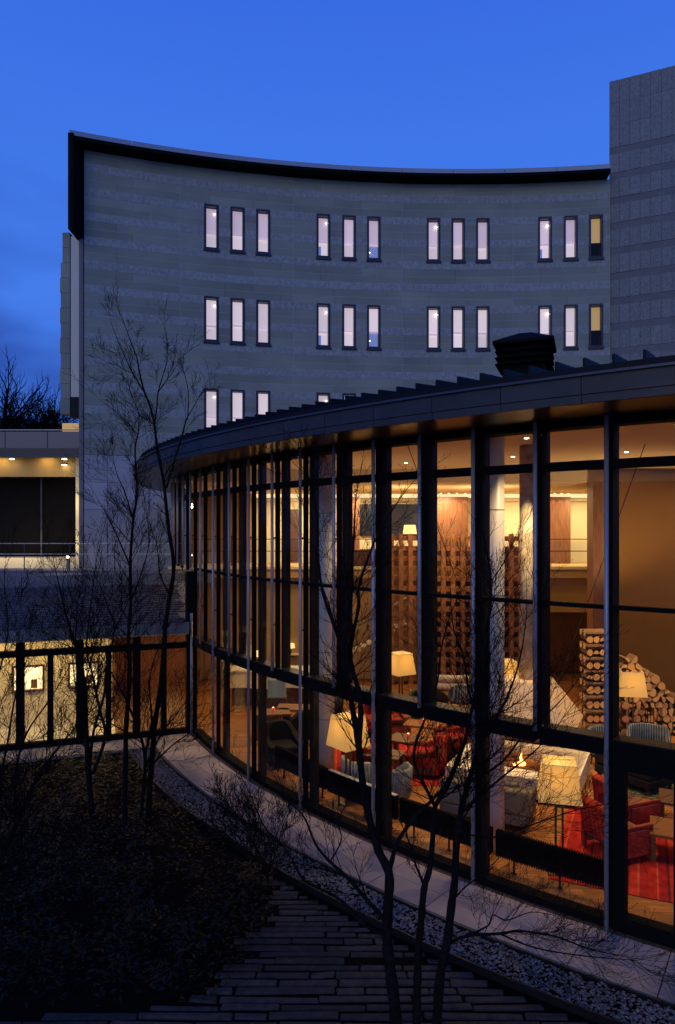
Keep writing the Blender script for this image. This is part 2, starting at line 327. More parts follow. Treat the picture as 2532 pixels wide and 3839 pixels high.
path = tag(MB().box(-6.5, 4.2, 4.5, 11.3, -.118, -.10).build('stepped_path', 'earth'), kind='structure')
def leftlim(y):       # how far left the stone strips reach at depth y
    T = [(7.2, -6), (7.55, -5.6), (7.62, -1.75), (7.9, -1.35), (8.3, -1.2), (8.8, -1.2), (9.3, -1.0), (9.9, -1.0), (10.4, -1.05), (11.0, -1.3), (11.6, -1.2)]
    for (a_, b_), (c_, d_) in zip(T, T[1:]):
        if a_ <= y <= c_: return b_+(d_-b_)*(y-a_)/(c_-a_)
    return -6 if y < 7.2 else -1.2
y = 5.3; cnt = 0
while y < 11.2:
    dep = R.uniform(.085, .112)
    rr = 23.97
    s2 = rr*rr-(y+dep-C[1])**2; xr = C[0]-math.sqrt(s2)   # gravel's outer edge
    x0 = leftlim(y)+R.uniform(-.25, .25)
    while x0 < xr-.12:
        L_ = R.uniform(.28, 1.15); x1 = min(x0+L_, xr-.02-R.uniform(0, .08))
        if x1-x0 > .1 and R.random() > .05:
            zt = -.080+R.uniform(-.010, .010); j = lambda: R.uniform(-.012, .012); sk = R.uniform(-.02, .02)
            P = [(x0+j(), y+j(), -.11), (x1+j(), y+sk+j(), -.11), (x0+j(), y+dep+j(), -.11), (x1+j(), y+dep+sk+j(), -.11)]
            P += [(p[0]+(.006 if i % 2 == 0 else -.006), p[1]+(.006 if i < 2 else -.006), zt+R.uniform(-.004, .004)) for i, p in enumerate(P)]
            bev(MB().hexa(P).build('stone', 'strip', path), .01, 1); cnt += 1
        x0 = x1+R.uniform(.008, .025)
    y += dep+R.uniform(.030, .044)
# bamboo grass
lm = MB()
def inside_garden(x, y): return math.hypot(x-C[0], y-C[1]) > 23.97
nleaf = 0
clumps = [(R.uniform(-9.5, .6), R.uniform(7.7, 16.2)) for _ in range(900)]
for cx_, cy_ in clumps:
    if not inside_garden(cx_, cy_) or (cy_ < 11.3 and cx_ > leftlim(cy_)+.1): continue
    if (cx_+3.8)*(.36)+16.2 < cy_-.4 and cx_ < -2: continue
    h = R.uniform(.05, .26)
    for _ in range(34):
        x = cx_+R.gauss(0, .14); y = cy_+R.gauss(0, .14); z = -.1+R.uniform(.02, h+.1); th = R.uniform(0, 6.28); L_ = R.uniform(.05, .13); wd = L_*.16; up = R.uniform(-.5, .9)
        if not inside_garden(x, y) or (y < 11.3 and x > leftlim(y)+.18): continue
        dx, dy = math.cos(th), math.sin(th); n = len(lm.v); tz = R.uniform(-.5, .5)
        lm.v += [(x, y, z), (x+dx*L_*.5-dy*wd, y+dy*L_*.5+dx*wd, z+up*L_*.4+tz*wd), (x+dx*L_, y+dy*L_, z+up*L_*.5), (x+dx*L_*.5+dy*wd, y+dy*L_*.5-dx*wd, z+up*L_*.4-tz*wd)]
        lm.f.append((n, n+1, n+2, n+3))
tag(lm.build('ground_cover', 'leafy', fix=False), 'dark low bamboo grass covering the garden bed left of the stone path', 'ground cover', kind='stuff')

# ------------------------------------------------------------------ lounge floor
floor = tag(MB().prism([tuple(PC(22.28, A(i), 0)[:2]) for i in range(-14, 25)]+[(14, 6), (14, 29), (-4.5, 29)], -.1, -.012).build('lounge_floor', 'under'), kind='structure')
# oak boards run across the room
bw = .15; brd = MB(); nb = 0; fm = {}
cells = []
y = 7.9
row = 0
while y < 24.2:
    x = -6.6+R.uniform(0, 1.5)
    while x < 11:
        L_ = R.choice((1.2, 1.5, 1.8, 2.1)); cells.append((x, x+L_, y)); x += L_
    y += bw; row += 1
rotb = rad(-4)
def inroom(px, py): return math.hypot(px-C[0], py-C[1]) < 22.2 and px < 12
sel = []
for x0, x1, y in cells:
    # clip against the glass line
    while x0 < x1 and not (inroom(x0, y) and inroom(x0, y+bw)): x0 += .1
    if x1-x0 > .15: sel.append((x0, x1, y))
sel.sort(key=lambda c: c[2])
vis = [c for c in sel if -.8 < (c[0]+c[1])*.5 < 6.8 or c[2] > 14]
vis = [c for c in sel if abs((c[0]+c[1])/2/c[2]) < .56][:300]; ids = set(map(id, vis))
for c in sel:
    x0, x1, y = c
    m_ = MB() if id(c) in ids else brd
    z = R.uniform(-.0012, .0012)
    if id(c) in ids:
        L_ = x1-x0; o = MB().box(-L_/2+.002, L_/2-.002, 0.0015, bw-.0015, -.011, z).build('floorboard', 'board', floor, fix=False); o.location = ((x0+x1)/2, y, 0)
    else: brd.box(x0+.002, x1-.002, y+.002, y+bw-.002, -.011, z)
tag(brd.build('floorboard_field', 'board', floor, fix=False), kind='stuff')

# ------------------------------------------------------------------ glass pavilion (curved curtain wall)
pav = thing('lounge_pavilion', 'long curved glass lounge pavilion with dark zinc eave and slim grey vertical pipes', 'building', PC(RG, A(6), 0))
pav.location = (0, 0, 0)
BEAM0, BEAM1 = 2.24, 2.44
T2a, T2b = 4.14, 4.195
T1a, T1b = 5.985, 6.105
CLT = 6.56
EB, ET = 6.66, 7.0
SUB0 = 4.2
# mullion pipes (outside), frames at the glass line, posts behind it
for i in range(-16, 15):
    z0 = SUB0 if i <= 0 else (0.0 if i % 2 == 0 else 2.415)
    p = PC(RG, A(i), 0)
    MB().tube([(p.x, p.y, z0), (p.x, p.y, EB+.02)], .030, 12).build('mullion_pipe', 'pipe', pav, smooth=True)
    if i < -8: continue
    fz = SUB0-.1 if i < 0 else 0.0
    h_ = DT*.035/.95
    MB().arc(C, 22.12, 22.20, A(i)-h_*.9, A(i)+h_*.9, fz if i % 2 == 0 or i < 0 else 2.30, EB, 1).build('frame_mullion', 'blackm', pav)
    zz = fz if i % 2 == 0 or i < 0 else BEAM1
    if i > 1:
        MB().arc(C, 21.90, 22.03, A(i)-h_*1.9, A(i)+h_*1.9, zz, 6.9, 1).build('inner_post', 'postm', pav)
    for zb in ([3.3, 5.0] if i > 0 else [5.0]):     # little arms that hold the pipe off the frame
        MB().arc(C, 22.20, RG-.025, A(i)-.0004, A(i)+.0004, zb, zb+.03, 1).build('bracket', 'black', pav)
pc = PC(RG-.02, A(0)+.002, 0); MB().tube([(pc.x, pc.y, 0), (pc.x, pc.y, 3.05)], .035, 12).build('mullion_pipe', 'pipe', pav, smooth=True)
for (z0, z1, r0, r1, nm, mm) in ((BEAM0, BEAM1, 21.98, 22.23, 'floor_beam', 'blackm'), (T1a, T1b, 22.05, 22.19, 'transom', 'blackm'), (T2a, T2b, 22.08, 22.19, 'transom', 'blackm'),
                             (CLT, 7.02, 21.9, 22.20, 'head_beam', 'blackm'), (0, .10, 22.02, 22.22, 'sill', 'blackm')):
    for i in range(-8, 14):
        if i < 0 and z1 < 5: continue
        if nm == 'sill' and (i == 12 or i % 2): continue
        if nm == 'sill': MB().arc(C, r0, r1, A(i)+.0018, A(i+2)-.0018, z0, z1, 4).build(nm, mm, pav); continue
        MB().arc(C, r0, r1, A(i)+.0018, A(i+1)-.0018, z0, z1, 2).build(nm, mm, pav)
# slim lit ledge on top of the beam
for i in range(0, 14):
    MB().arc(C, 21.94, 22.22, A(i)+.002, A(i+1)-.002, BEAM1+.001, BEAM1+.02, 1).build('ledge', 'black', pav)
# panes
for i in range(-8, 14):
    for (z0, z1) in ((T1b, CLT), (T2b, T1a), (BEAM1, T2a), (.1, BEAM0)):
        if i < 0 and z1 < 4.3: continue
        if z0 == .1:
            if i % 2 or i == 12: continue
            a0, a1 = A(i)+.0016, A(i+2)-.0016
        else: a0, a1 = A(i)+.0016, A(i+1)-.0016
        p0 = PC(22.14, a0, 0); p1 = PC(22.14, a1, 0); d = (p1-p0).normalized(); n_ = Vector((-d.y, d.x, 0))*.005
        q = MB(); q.hexa([(*(p0-n_)[:2], z0), (*(p1-n_)[:2], z0), (*(p0+n_)[:2], z0), (*(p1+n_)[:2], z0), (*(p0-n_)[:2], z1), (*(p1-n_)[:2], z1), (*(p0+n_)[:2], z1), (*(p1+n_)[:2], z1)])
        q.build('pane', 'glass', pav)
# heavy framed door in the last bay on the right
dr = MB()
for (a0, a1, z0, z1) in ((A(12)+.002, A(12)+.0095, 0, BEAM0), (A(13)-.0075, A(13)+.0005, 0, BEAM0), (A(12)+.0095, A(13)-.0075, 0, .19), (A(12)+.0095, A(13)-.0075, 2.08, BEAM0)):
    dr.arc(C, 22.05, 22.23, a0, a1, z0, z1, 1)
door = dr.build('glass_door', 'blackm', pav); 
MB().arc(C, 22.13, 22.14, A(12)+.0095, A(13)-.0075, .19, 2.08, 1).build('pane', 'glass', door)
hp = PC(22.3, A(13)-.004, 0); MB().tube([(hp.x, hp.y, .7), (hp.x, hp.y, 1.6)], .016, 8).build('handle', 'redw', door, smooth=True)
# eave
for i in range(-26, 15):
    MB().arc(C, 23.33, 23.40, A(i)+.0002, A(i+1)-.0002, EB+.10, ET-.03, 2).build('fascia_panel', 'fascia', pav)
    MB().arc(C, 23.345, 23.385, A(i)+.0002, A(i+1)-.0002, EB, EB+.094, 2).build('fascia_trim', 'fascia', pav)
MB().arc(C, 23.30, 23.44, A(-26), A(15), ET-.03, ET, 120).build('gutter', 'gutterm', pav)
MB().arc(C, 22.0, 23.33, A(-26), A(15), EB, EB+.03, 120).build('soffit', 'soffit', pav)
MB().arc(C, 8.0, 23.30, A(-26), A(15), 6.98, ET, 120, z1=8.15, z1b=7.0, z0b=6.96) if False else None
q = MB(); q.arc(C, 9.0, 23.29, A(-30), A(18), 8.12, 8.15, 120, z1b=7.105, z0b=7.001); q.build('roof', 'roofm', pav)
MB().prism([tuple(PC(9.02, 2.2+i*2.6/20, 0)[:2]) for i in range(21)], 8.10, 8.13).build('roof_crown', 'roofm', pav)
for k in range(-72, 45):
    aa = A(k/3); ra, rb = 23.28, 17.0
    za, zb = 7.105+(23.29-ra)*(1.045/14.29), 7.105+(23.29-rb)*(1.045/14.29)
    q = MB(); da = .0007; q.arc(C, rb, ra, aa-da, aa+da, zb-.01, zb+.105, 1, z1b=za+.105, z0b=za-.01); q.build('standing_seam', 'roofm', pav)
# ceilings, walls
arcp = lambda r, a0, a1, n=24: [tuple(PC(r, a0+(a1-a0)*i/n, 0)[:2]) for i in range(n+1)]
BK = 20.3
aB = math.pi+math.asin((C[1]-BK)/21.88)
MB().prism(arcp(21.88, aB, 4.6)+[(14, BK)], 6.93, 6.97).build('ceiling', 'ceil', pav)
MB().prism(arcp(21.3, aB+.02, 4.6)+[(14, BK-.3)], 6.90, 6.925) if False else None
MB().prism(arcp(21.9, 3.0, aB)+[(14, BK), (14, 29)], 6.55, 6.59).build('low_ceiling', 'ceil', pav)
MB().box(-5, 14, BK-.03, BK+.03, 6.551, 6.929).build('bulkhead', 'cream', pav)
MB().box(13.9, 14.1, 5.0, 29, 0, 6.95).build('side_wall', 'tanwall', pav)
MB().box(-5.3, 13.9, 28.2, 28.3, 0, 3.49).build('store_wall', 'darkin', pav)
# lower back wall
MB().box(-5.5, 6.75, 24.0, 24.2, 0, 3.50).build('back_wall', 'tanwall', pav)
MB().box(2.9, 6.55, 23.9, 23.99, 0, 3.45).build('dark_backing', 'darkwood', pav)  # dark sheet added so the lattice holes look shaded
MB().box(6.75, 13.9, 24.0, 24.2, 2.3, 3.50).build('back_wall', 'tanwall', pav)
MB().box(6.6, 13.9, 25.2, 25.3, 0, 2.8).build('alcove_panel', 'wood', pav)
MB().box(6.6, 6.75, 24.2, 25.2, 0, 2.8).build('alcove_cheek', 'tanwall', pav)
MB().box(-5.8, 13.9, 23.75, 28.2, 3.501, 3.86).build('gallery_slab', 'tanwall', pav)
MB().box(-5.8, 13.9, 23.70, 23.75, 3.80, 3.90).build('gallery_edge', 'cream', pav)
MB().box(-3.35, 13.9, 27.2, 27.4, 3.861, 6.55).build('gallery_wall', 'cream', pav)
MB().box(-5.8, -3.36, 26.6, 27.4, 3.861, 6.55).build('gallery_wall', 'brownwall', pav)
MB().box(-3.3, 13.9, 27.02, 27.19, 6.26, 6.40).build('cornice', 'cream', pav)
MB().box(-3.3, 13.9, 27.03, 27.19, 6.41, 6.53).build('cove_strip', 'cove', pav)
for (xa, xb) in ((1316, 1349), (1636, 1757), (2063, 2140)):
    MB().box((xa-CXP)*26.4/F, (xb-CXP)*26.4/F, 26.4, 26.7, 3.861, 6.40).build('timber_pier', 'wood', pav)
MB().box((1349-CXP)*27.15/F, (1600-CXP)*27.15/F, 27.12, 27.19, 4.9, 6.15).build('dark_wall_panel', 'dframe', pav)  # dark blue panel on the gallery wall
MB().box((1084-CXP)*27.15/F, (1120-CXP)*27.15/F, 27.12, 27.19, 3.9, 5.95).build('gallery_door', 'darkwood', pav)
# gallery railing
gl = thing('gallery_railing', 'glass balustrade with thin metal rails along the upper gallery edge', 'railing', (4, 23.8, 3.86))
for z in (4.83, 4.42): MB().tube([(-9.2, 0, z-3.86), (9.9, 0, z-3.86)], .016, 6).build('rail', 'black', gl)
for k in range(13): MB().box(-9.2+k*1.55, -9.2+k*1.55+.03, -.02, .02, .0, .97).build('post', 'black', gl); MB().box(-9.15+k*1.55, -9.2+k*1.55+1.53, -.035, -.027, .05, .9).build('pane', 'glass2', gl) if k < 12 else None
# umber wall on the right
MB().hexa([(7.56, 19.9, 0), (13.9, 19.2, 0), (7.56, 20.2, 0), (13.9, 19.5, 0), (7.56, 19.9, 6.54), (13.9, 19.2, 6.54), (7.56, 20.2, 6.54), (13.9, 19.5, 6.54)]).build('umber_wall', 'brownwall', pav)
MB().box(7.30, 7.555, 19.8, 20.29, 0, 6.53).build('wall_pier', 'wood', pav)
# columns
def column(x, y, r, z1, m, label, nm='round_column'):
    t = thing(nm, label, 'column', (x, y, 0))
    MB().tube([(0, 0, 0), (0, 0, z1)], r, 28).build('shaft', m, t, smooth=True)
    q = MB()
    for z in (1.35, 2.7, 4.1, 5.5): q.tube([(0, 0, z), (0, 0, z+.012)], r+.0025, 28)
    q.build('joint_ring', 'core', t)
    return t
p = fl(1856, 3165); column(p.x, p.y, .155, 6.9, 'colm', 'pale round column just behind the curved glass, right of the fireplace view')
p = fl(1220, 2940); column(p.x, p.y, .185, 6.9, 'colm', 'pale round column behind the glass, beside the large lit floor lamp on the left')

# lattice screens
def lattice(x0, x1, y, label):
    t = thing('lattice_screen', label, 'screen', (x0, y, 0), 0, 'timber lattice screens at the back of the lounge')
    n = max(2, round((x1-x0-.14)/.32)); W = n*.32+.15; H = 5.02
    v = MB().box(0, .15, -.05, .05, 0, H).mesh('upright', 'latt')
    for k in range(n+1): inst('upright', v, t, (k*.32, 0, 0))
    h = MB().box(-.04, W+.04, .051, .15, 0, .155).mesh('crosspiece', 'latt')
    for k in range(15): inst('crosspiece', h, t, (0, 0, .10+k*.335+R.uniform(-.006, .006)))
    return t
lattice(1.72, 2.7, 23.1, 'narrow timber lattice screen directly behind the tall lit floor lamp')
lattice(3.1, 6.0, 22.9, 'wide timber lattice screen of crossing beams above the pale log bench')
tag(MB().box(1.72, 6.1, 23.55, 23.6, 3.9, 4.9).build('bar_back_panel', 'darkin'), 'dark panel at gallery level behind the lattice screens', 'panel') if False else None

# ------------------------------------------------------------------ curved facade of the hotel building
hot = thing('hotel_building', 'tall concave stone hotel wing with rows of narrow lit windows under a dark eave', 'building', (0, 30, 0)); hot.location = (0, 0, 0)
HC = (5.6, -14.8); HR = 46.0
def ang(X): return math.pi/2-math.asin((X-HC[0])/HR)
def HP(X, off=0):   # point on the facade; off > 0 is towards the camera
    a = ang(X); return Vector((HC[0]+(HR-off)*math.cos(a), HC[1]+(HR-off)*math.sin(a), 0))
WX = [-5.43, -4.34, -3.25, -.63, .51, 1.62, 4.31, 5.42, 6.53, 9.28, 10.40, 11.48]
WROWS = [(17.15, 19.13), (13.19, 15.17), (9.23, 11.21)]
BAYS = [-10.36, -6.7, -1.95, 2.9, 7.87, 12.08]
MB().arc(HC, HR+.30, HR+.8, ang(12.9), ang(-10.36), 0, 20.67, 60).build('wall', 'core', hot)
zt = 20.67; zc = 8.24; CH = .33
zs = []; z = 19.13
while z > zc+.1: zs.append((max(z-CH, zc), z)); z -= CH
z = 19.13
while z < 20.6: zs.append((z, min(z+CH, 20.66))); z += CH
WH = .30
mj = MB()
for (z0, z1) in zs:
    k = round((19.13-z1)/CH) % 3; rough_ = (k == 0)
    for b0, b1 in zip(BAYS, BAYS[1:]):
        cuts = [b0]
        ws = [x for x in WX if b0 < x < b1 and any(r0 < (z0+z1)/2 < r1 for r0, r1 in WROWS)]
        spans = []
        s = b0
        for x in ws: spans.append((s, x-WH)); s = x+WH
        spans.append((s, b1))
        for s0, s1 in spans:
            mj.arc(HC, HR-.038, HR+.1, ang(s1-.008), ang(s0+.008), z0-.0055, z0+.0055, max(1, int((s1-s0)/1.2)))
            if rough_: pieces = [(s0, s1)]
            else:
                pieces = []; s = s0
                while s < s1-.01:
                    e_ = s1 if s1-s < 2.6 else s+R.choice((1.2, 1.8, 2.4))
                    pieces.append((s, e_)); s = e_
            for q0, q1 in pieces:
                g = .006; ed = .012 if (q0 == b0) else g
                MB().arc(HC, HR-(.035+(.012 if rough_ else R.uniform(0, .004))), HR+.20, ang(q1-g*.5), ang(q0+ed*.5), z0+.006, z1-.006, max(1, int((q1-q0)/1.2))).build('stone_course', 'rough' if rough_ else 'smooth', hot)
for b_ in BAYS[1:-1]: mj.arc(HC, HR-.040, HR+.1, ang(b_+.0055), ang(b_-.0055), zc, 20.66, 1) if True else None
tag(mj.build('mortar_joint', 'mortar', hot, fix=False), kind='stuff')
# pale large panels under the coursed stone
rows = [(7.10, 8.22), (5.98, 7.10), (4.7, 5.98), (3.2, 4.7)]
cols_ = [-10.36, -9.5, -7.9, -6.3, -4.7]
for (z0, z1) in rows:
    for c0, c1 in zip(cols_, cols_[1:]):
        MB().arc(HC, HR-.04, HR+.30, ang(c1-.006), ang(c0+.006), z0+.006, z1-.006, 2).build('stone_panel', 'bigst', hot)
# windows
for ri, (z0, z1) in enumerate(WROWS):
    for wi, X in enumerate(WX):
        if ri == 2 and wi > 4: continue
        a = ang(X); o_ = HP(X); rz = a-math.pi/2
        f = MB(); w_ = WH
        f.box(-w_, -w_+.085, -.07, .1, .0, z1-z0); f.box(w_-.085, w_, -.07, .1, 0, z1-z0); f.box(-w_+.085, w_-.085, -.07, .1, 0, .13); f.box(-w_+.085, w_-.085, -.07, .1, z1-z0-.09, z1-z0)
        fr = f.build('window', 'dframe', hot); fr.location = (o_.x, o_.y, z0); fr.rotation_euler = (0, 0, rz)
        MB().box(-w_-.04, w_+.04, -.12, -.071, -.05, .05).build('sill', 'dframe', fr)
        iw = w_-.085; H = z1-z0-.09
        yel = wi == 11
        MB().box(-iw, iw, .0, .008, .13, H).build('pane', 'glass2', fr)
        mid = .13+(H-.13)*(.38+.03*math.sin(ri*5+wi*2.1))
        MB().box(-iw, iw, .20, .21, mid, H).build('blind', 'blindy' if yel else ('blind' if ri == 0 else 'blind2'), fr)
        MB().box(-iw, iw, .23, .24, .13, mid).build('blind', 'darkin' if yel else ('blindb' if wi == 5 and ri < 2 else 'blind2'), fr)
        MB().box(-iw, iw, .17, .18, mid-.03, mid+.05).build('rail', 'darkin' if yel else 'blind', fr)
        if wi in (0, 3, 6, 9):
            q = MB(); c_ = Vector((iw-.075, .10, H-.25)); q.tube([c_, c_+Vector((0, .012, 0))], .032 if wi < 6 else .042, 10); q.build('downlight', 'star', fr)
            if wi in (3, 9): MB().box(-iw, -iw+.13, .14, .15, .13, .6).build('lamp', 'blindb', fr)
        if wi == 5 and ri < 2: q = MB(); q.tube([(-iw+.05, .1, .42), (-iw+.05, .112, .42)], .022, 8); q.build('downlight', 'star', fr)
# roof edge
OV = .68
MB().arc(HC, HR-OV, HR+.9, ang(11.95), ang(-10.82), 20.67, 20.80, 70).build('eave_soffit', 'blackm', hot)
xs = [-10.88+i*2.281 for i in range(11)]
for x0, x1 in zip(xs, xs[1:]):
    sc = (HR-OV)/HR
    MB().arc(HC, HR-OV-.05, HR-OV, ang(x1*1-.008), ang(x0+.008), 20.67, 20.80, 4).build('coping_fascia', 'blackm', hot)
    MB().arc(HC, HR-OV-.06, HR+.4, ang(x1-.008), ang(x0+.008), 20.802, 20.99, 4).build('coping', 'coping', hot)
a_ = HP(-10.36); 
FR = [(-10.66, 27.42), (-10.46, 27.42), (-10.70, 28.75), (-10.40, 28.75)]
MB().hexa([(x, y, 17.05) for x, y in FR]+[(x, y, 20.86) for x, y in FR]).build('eave_return', 'blackm', hot)
# end pier of stepped stone
xa = a_.x
for k in range(12):
    z0 = 9.9+k*.62; MB().box(xa-1.02+(.10 if k > 9 else .03*(k % 2))*1, xa-.62, a_.y+.1, a_.y+.7, z0+.006, z0+.614).build('pier_stone', 'smooth', hot)
MB().box(xa-.60, xa-.24, a_.y+.15, a_.y+.6, 10.6, 17.2).build('metal_panel', 'coping', hot)
MB().box(xa-.2, xa-.03, a_.y-.02, a_.y+.6, 3.5, 17.04).build('edge_trim', 'core', hot)
MB().box(xa-.60, xa-.24, a_.y+.1, a_.y+.5, 9.75, 10.59).build('dark_recess', 'darkin', hot)
MB().box(xa-1.05, xa-.24, a_.y+.4, a_.y+.6, 9.22, 9.56).build('lit_slot', 'blindy', hot)

# tower on the right
tow = thing('stone_tower', 'plain split-stone tower block rising at the right edge above the pavilion roof', 'tower', (12.11, 30.9, 0), math.atan2(-1.1, 2.4))
MB().box(0, 7, .06, 6, 4, 25.1).build('wall', 'core', tow)
z = 25.1; bands = []
zb = 5.2+(HOR-555)*30.9/F
lst = []
rowsT = []
top = 25.1
bz = 5.2+(HOR-(200+560/1.568))*30.9/F     # top of first smooth band at the left corner
while bz > 5:
    rowsT.append((bz, top)); rowsT.append((bz-.30, bz)); top = bz-.30; bz -= 1.115+0.0
for z0, z1 in rowsT:
    band = abs((z1-z0)-.30) < .01
    if band: MB().box(0, 7, .012, .061, z0+.004, z1-.004).build('stone_band', 'tband', tow)
    else:
        n = 1 if z1-z0 < 1.3 else 3
        for j in range(n):
            za, zb2 = z0+(z1-z0)*j/n, z0+(z1-z0)*(j+1)/n
            x = 0; 
            while x < 4.4:
                wd = .42; MB().box(x+.006, x+wd-.006, -.012+R.uniform(0, .018), .061, za+.004, zb2-.004).build('stone_block', 'tblock', tow); x += wd
            if x < 7: MB().box(x+.006, 7, 0, .061, za+.004, zb2-.004).build('stone_block', 'tblock', tow)

# chimney on the pavilion roof
ch = thing('roof_chimney', 'dark louvred chimney cap with shallow pyramid lid on the pavilion roof', 'chimney', ((1970-CXP)*14.5/F, 14.5, 7.6), rad(-20))
MB().box(-.42, .42, -.42, .42, 0, 1.42).build('stack', 'blackm', ch)
for k in range(4):
    z = .95+k*.13; q = MB(); s0, s1 = .56, .50
    q.hexa([(-s0, -s0, z), (s0, -s0, z), (-s0, s0, z), (s0, s0, z), (-s1, -s1, z+.04), (s1, -s1, z+.04), (-s1, s1, z+.04), (s1, s1, z+.04)]); q.build('louvre', 'blackm', ch)
q = MB(); s0 = .60; q.v = [(-s0, -s0, 1.42), (s0, -s0, 1.42), (s0, s0, 1.42), (-s0, s0, 1.42), (-.12, -.12, 1.66), (.12, -.12, 1.66), (.12, .12, 1.66), (-.12, .12, 1.66), (-s0, -s0, 1.36), (s0, -s0, 1.36), (s0, s0, 1.36), (-s0, s0, 1.36)]
q.f = [(4, 5, 6, 7), (0, 1, 5, 4), (1, 2, 6, 5), (2, 3, 7, 6), (3, 0, 4, 7), (8, 9, 1, 0), (9, 10, 2, 1), (10, 11, 3, 2), (11, 8, 0, 3), (11, 10, 9, 8)]; q.build('lid', 'blackm', ch)

# ------------------------------------------------------------------ porch building on the left
por = thing('porch_building', 'lit covered porch with glass roof railing left of the stone hotel wing', 'building', (-12, 29, 0)); por.location = (0, 0, 0)
MB().box(-19, -10.55, 28.6, 33, 8.17, 8.46).build('canopy', 'core', por)
MB().box(-19, -10.55, 28.50, 28.6, 8.12, 8.50).build('canopy_fascia', 'dframe', por)
MB().box(-19, -10.94, 29.2, 29.4, 7.38, 8.165).build('timber_band', 'tanwall', por)
MB().box(-10.93, -10.72, 28.95, 29.4, 3.9, 8.165).build('reveal', 'cream', por)
MB().box(-19, -10.94, 30.2, 30.3, 3.98, 7.38).build('dark_glazing', 'blackm', por)
for x_ in (-15.2, -12.9): MB().box(x_, x_+.07, 30.12, 30.2, 3.98, 7.38).build('glazing_bar', 'dframe', por)
MB().box(-19, -10.72, 28.9, 31.5, 3.3, 3.97).build('floor_slab', 'cream', por)
MB().box(-19, -4.9, 28.55, 28.7, -.1, 3.25).build('retaining_wall', 'core', por)
rl = thing('roof_railing', 'glass railing along the porch roof edge', 'railing', (-15, 28.65, 8.5))
for k in range(5): MB().box(-4+k*1.75, -4+k*1.75+.03, 0, .03, 0, .75).build('post', 'black', rl); MB().box(-3.97+k*1.75, -4+k*1.75+1.75, .01, .02, .02, .7).build('pane', 'skyglass', rl)
MB().box(-4, 4.7, -.01, .04, .75, .79).build('rail', 'coping', rl)
for (x, y, zz) in ((45, 1715, 0), (242, 1717, 0), (242, 1741, 1)):
    pp = pt(x, y, 28.85 if not zz else 29.05)
    t = thing('porch_downlight', 'round downlight under the porch canopy, ' + ('the leftmost' if x < 100 else ('nearest the hotel wing, upper' if not zz else 'nearest the hotel wing, lower')), 'light', (pp.x, pp.y, 8.12 if not zz else 7.9), 0, None)
    MB().tube([(0, 0, 0), (0, 0, -.05)], .10, 14).build('lens', 'dl', t); MB().tube([(0, 0, .04), (0, 0, -.03)], .125, 14).build('trim', 'black', t)
light('porch_light', 'AREA', (-12.2, 28.85, 8.08), 5, (1, .74, .35), .5, (rad(25), 0, 0)); light('porch_light', 'AREA', (-14.1, 28.85, 8.08), 5, (1, .74, .35), .5, (rad(25), 0, 0))
light('porch_light', 'POINT', (-11.2, 28.3, 6.2), 30, (1, .8, .45), .1); light('porch_light', 'AREA', (-13.5, 27.9, 4.6), 30, (1, .8, .45), 3.5, (rad(75), 0, 0), sy=.1); light('porch_light', 'POINT', (-11.1, 28.5, 4.6), 10, (1, .8, .45), .1)  # long area light is added to brighten the floor slab edge

# ------------------------------------------------------------------ corridor wing
P0 = Vector((-7.95, 16.2, 0)); P1 = Vector((-3.80, 17.70, 0)); dirc = (P1-P0).normalized(); LC = (P1-P0).length
cor = thing('glazed_corridor', 'low glazed corridor with black posts and slate roof left of the curved pavilion', 'building', P0, math.atan2(dirc.y, dirc.x))
X0 = -5.0
MB().box(X0, LC, -.07, .07, 0, .13).build('sill', 'blackm', cor)
MB().box(X0, LC, -.08, .08, 2.17, 2.32).build('header', 'blackm', cor)
k = 0; x = LC-.62
xs_ = []
while x > X0:
    major = (k % 2 == 1)
    w_ = .12 if major else .07
    MB().box(x-w_/2-.03, x+w_/2+.03, -.10, .12, .0, 2.75 if major else 2.17).build('post', 'blackm', cor); xs_.append(x); x -= .66; k += 1
xs2 = [LC]+xs_
for a, b in zip(xs2[1:], xs2): MB().box(a+.08, b-.08, -.005, .005, .13, 2.17).build('pane', 'glass', cor)
MB().box(LC-.06, LC+.14, -.12, .18, 0, 4.1).build('corner_post', 'blackm', cor)
# eave fascia, slate roof
MB().box(X0-1, LC-.05, -.45, -.38, 2.60, 2.84).build('fascia', 'zincd', cor)
MB().box(X0-1, LC-.05, -.375, .6, 2.56, 2.62).build('soffit', 'ceil', cor)
q = MB(); q.hexa([(X0-1, -.40, 2.62), (LC-.05, -.40, 2.62), (X0-1, 5.2, 3.50), (LC+1.0, 5.2, 3.50), (X0-1, -.40, 2.80), (LC-.05, -.40, 2.80), (X0-1, 5.2, 3.66), (LC+1.0, 5.2, 3.66)]); q.build('roof', 'core', cor)
sm = MB(); rows_ = 19
for j in range(rows_):
    y0 = -.42+j*.235; zz = 2.815+(y0+.4)*.1535; x = X0-1+R.uniform(0, .3)
    while x < LC-.3+j*.02:
        wd = R.uniform(.2, .4); t_ = R.uniform(.012, .035)
        sm.hexa([(x+.006, y0, zz-.01), (x+wd-.006, y0, zz-.01), (x+.006, y0+.26, zz+.02), (x+wd-.006, y0+.26, zz+.02), (x+.006, y0, zz+t_), (x+wd-.006, y0, zz+t_), (x+.006, y0+.26, zz+.035), (x+wd-.006, y0+.26, zz+.035)]); x += wd
tag(sm.build('slate_tile', 'slate', cor, fix=False), kind='stuff')
MB().box(X0-1, LC+1.4, 4.35, 5.6, 3.45, 3.80).build('gutter_ledge', 'zincd', cor)
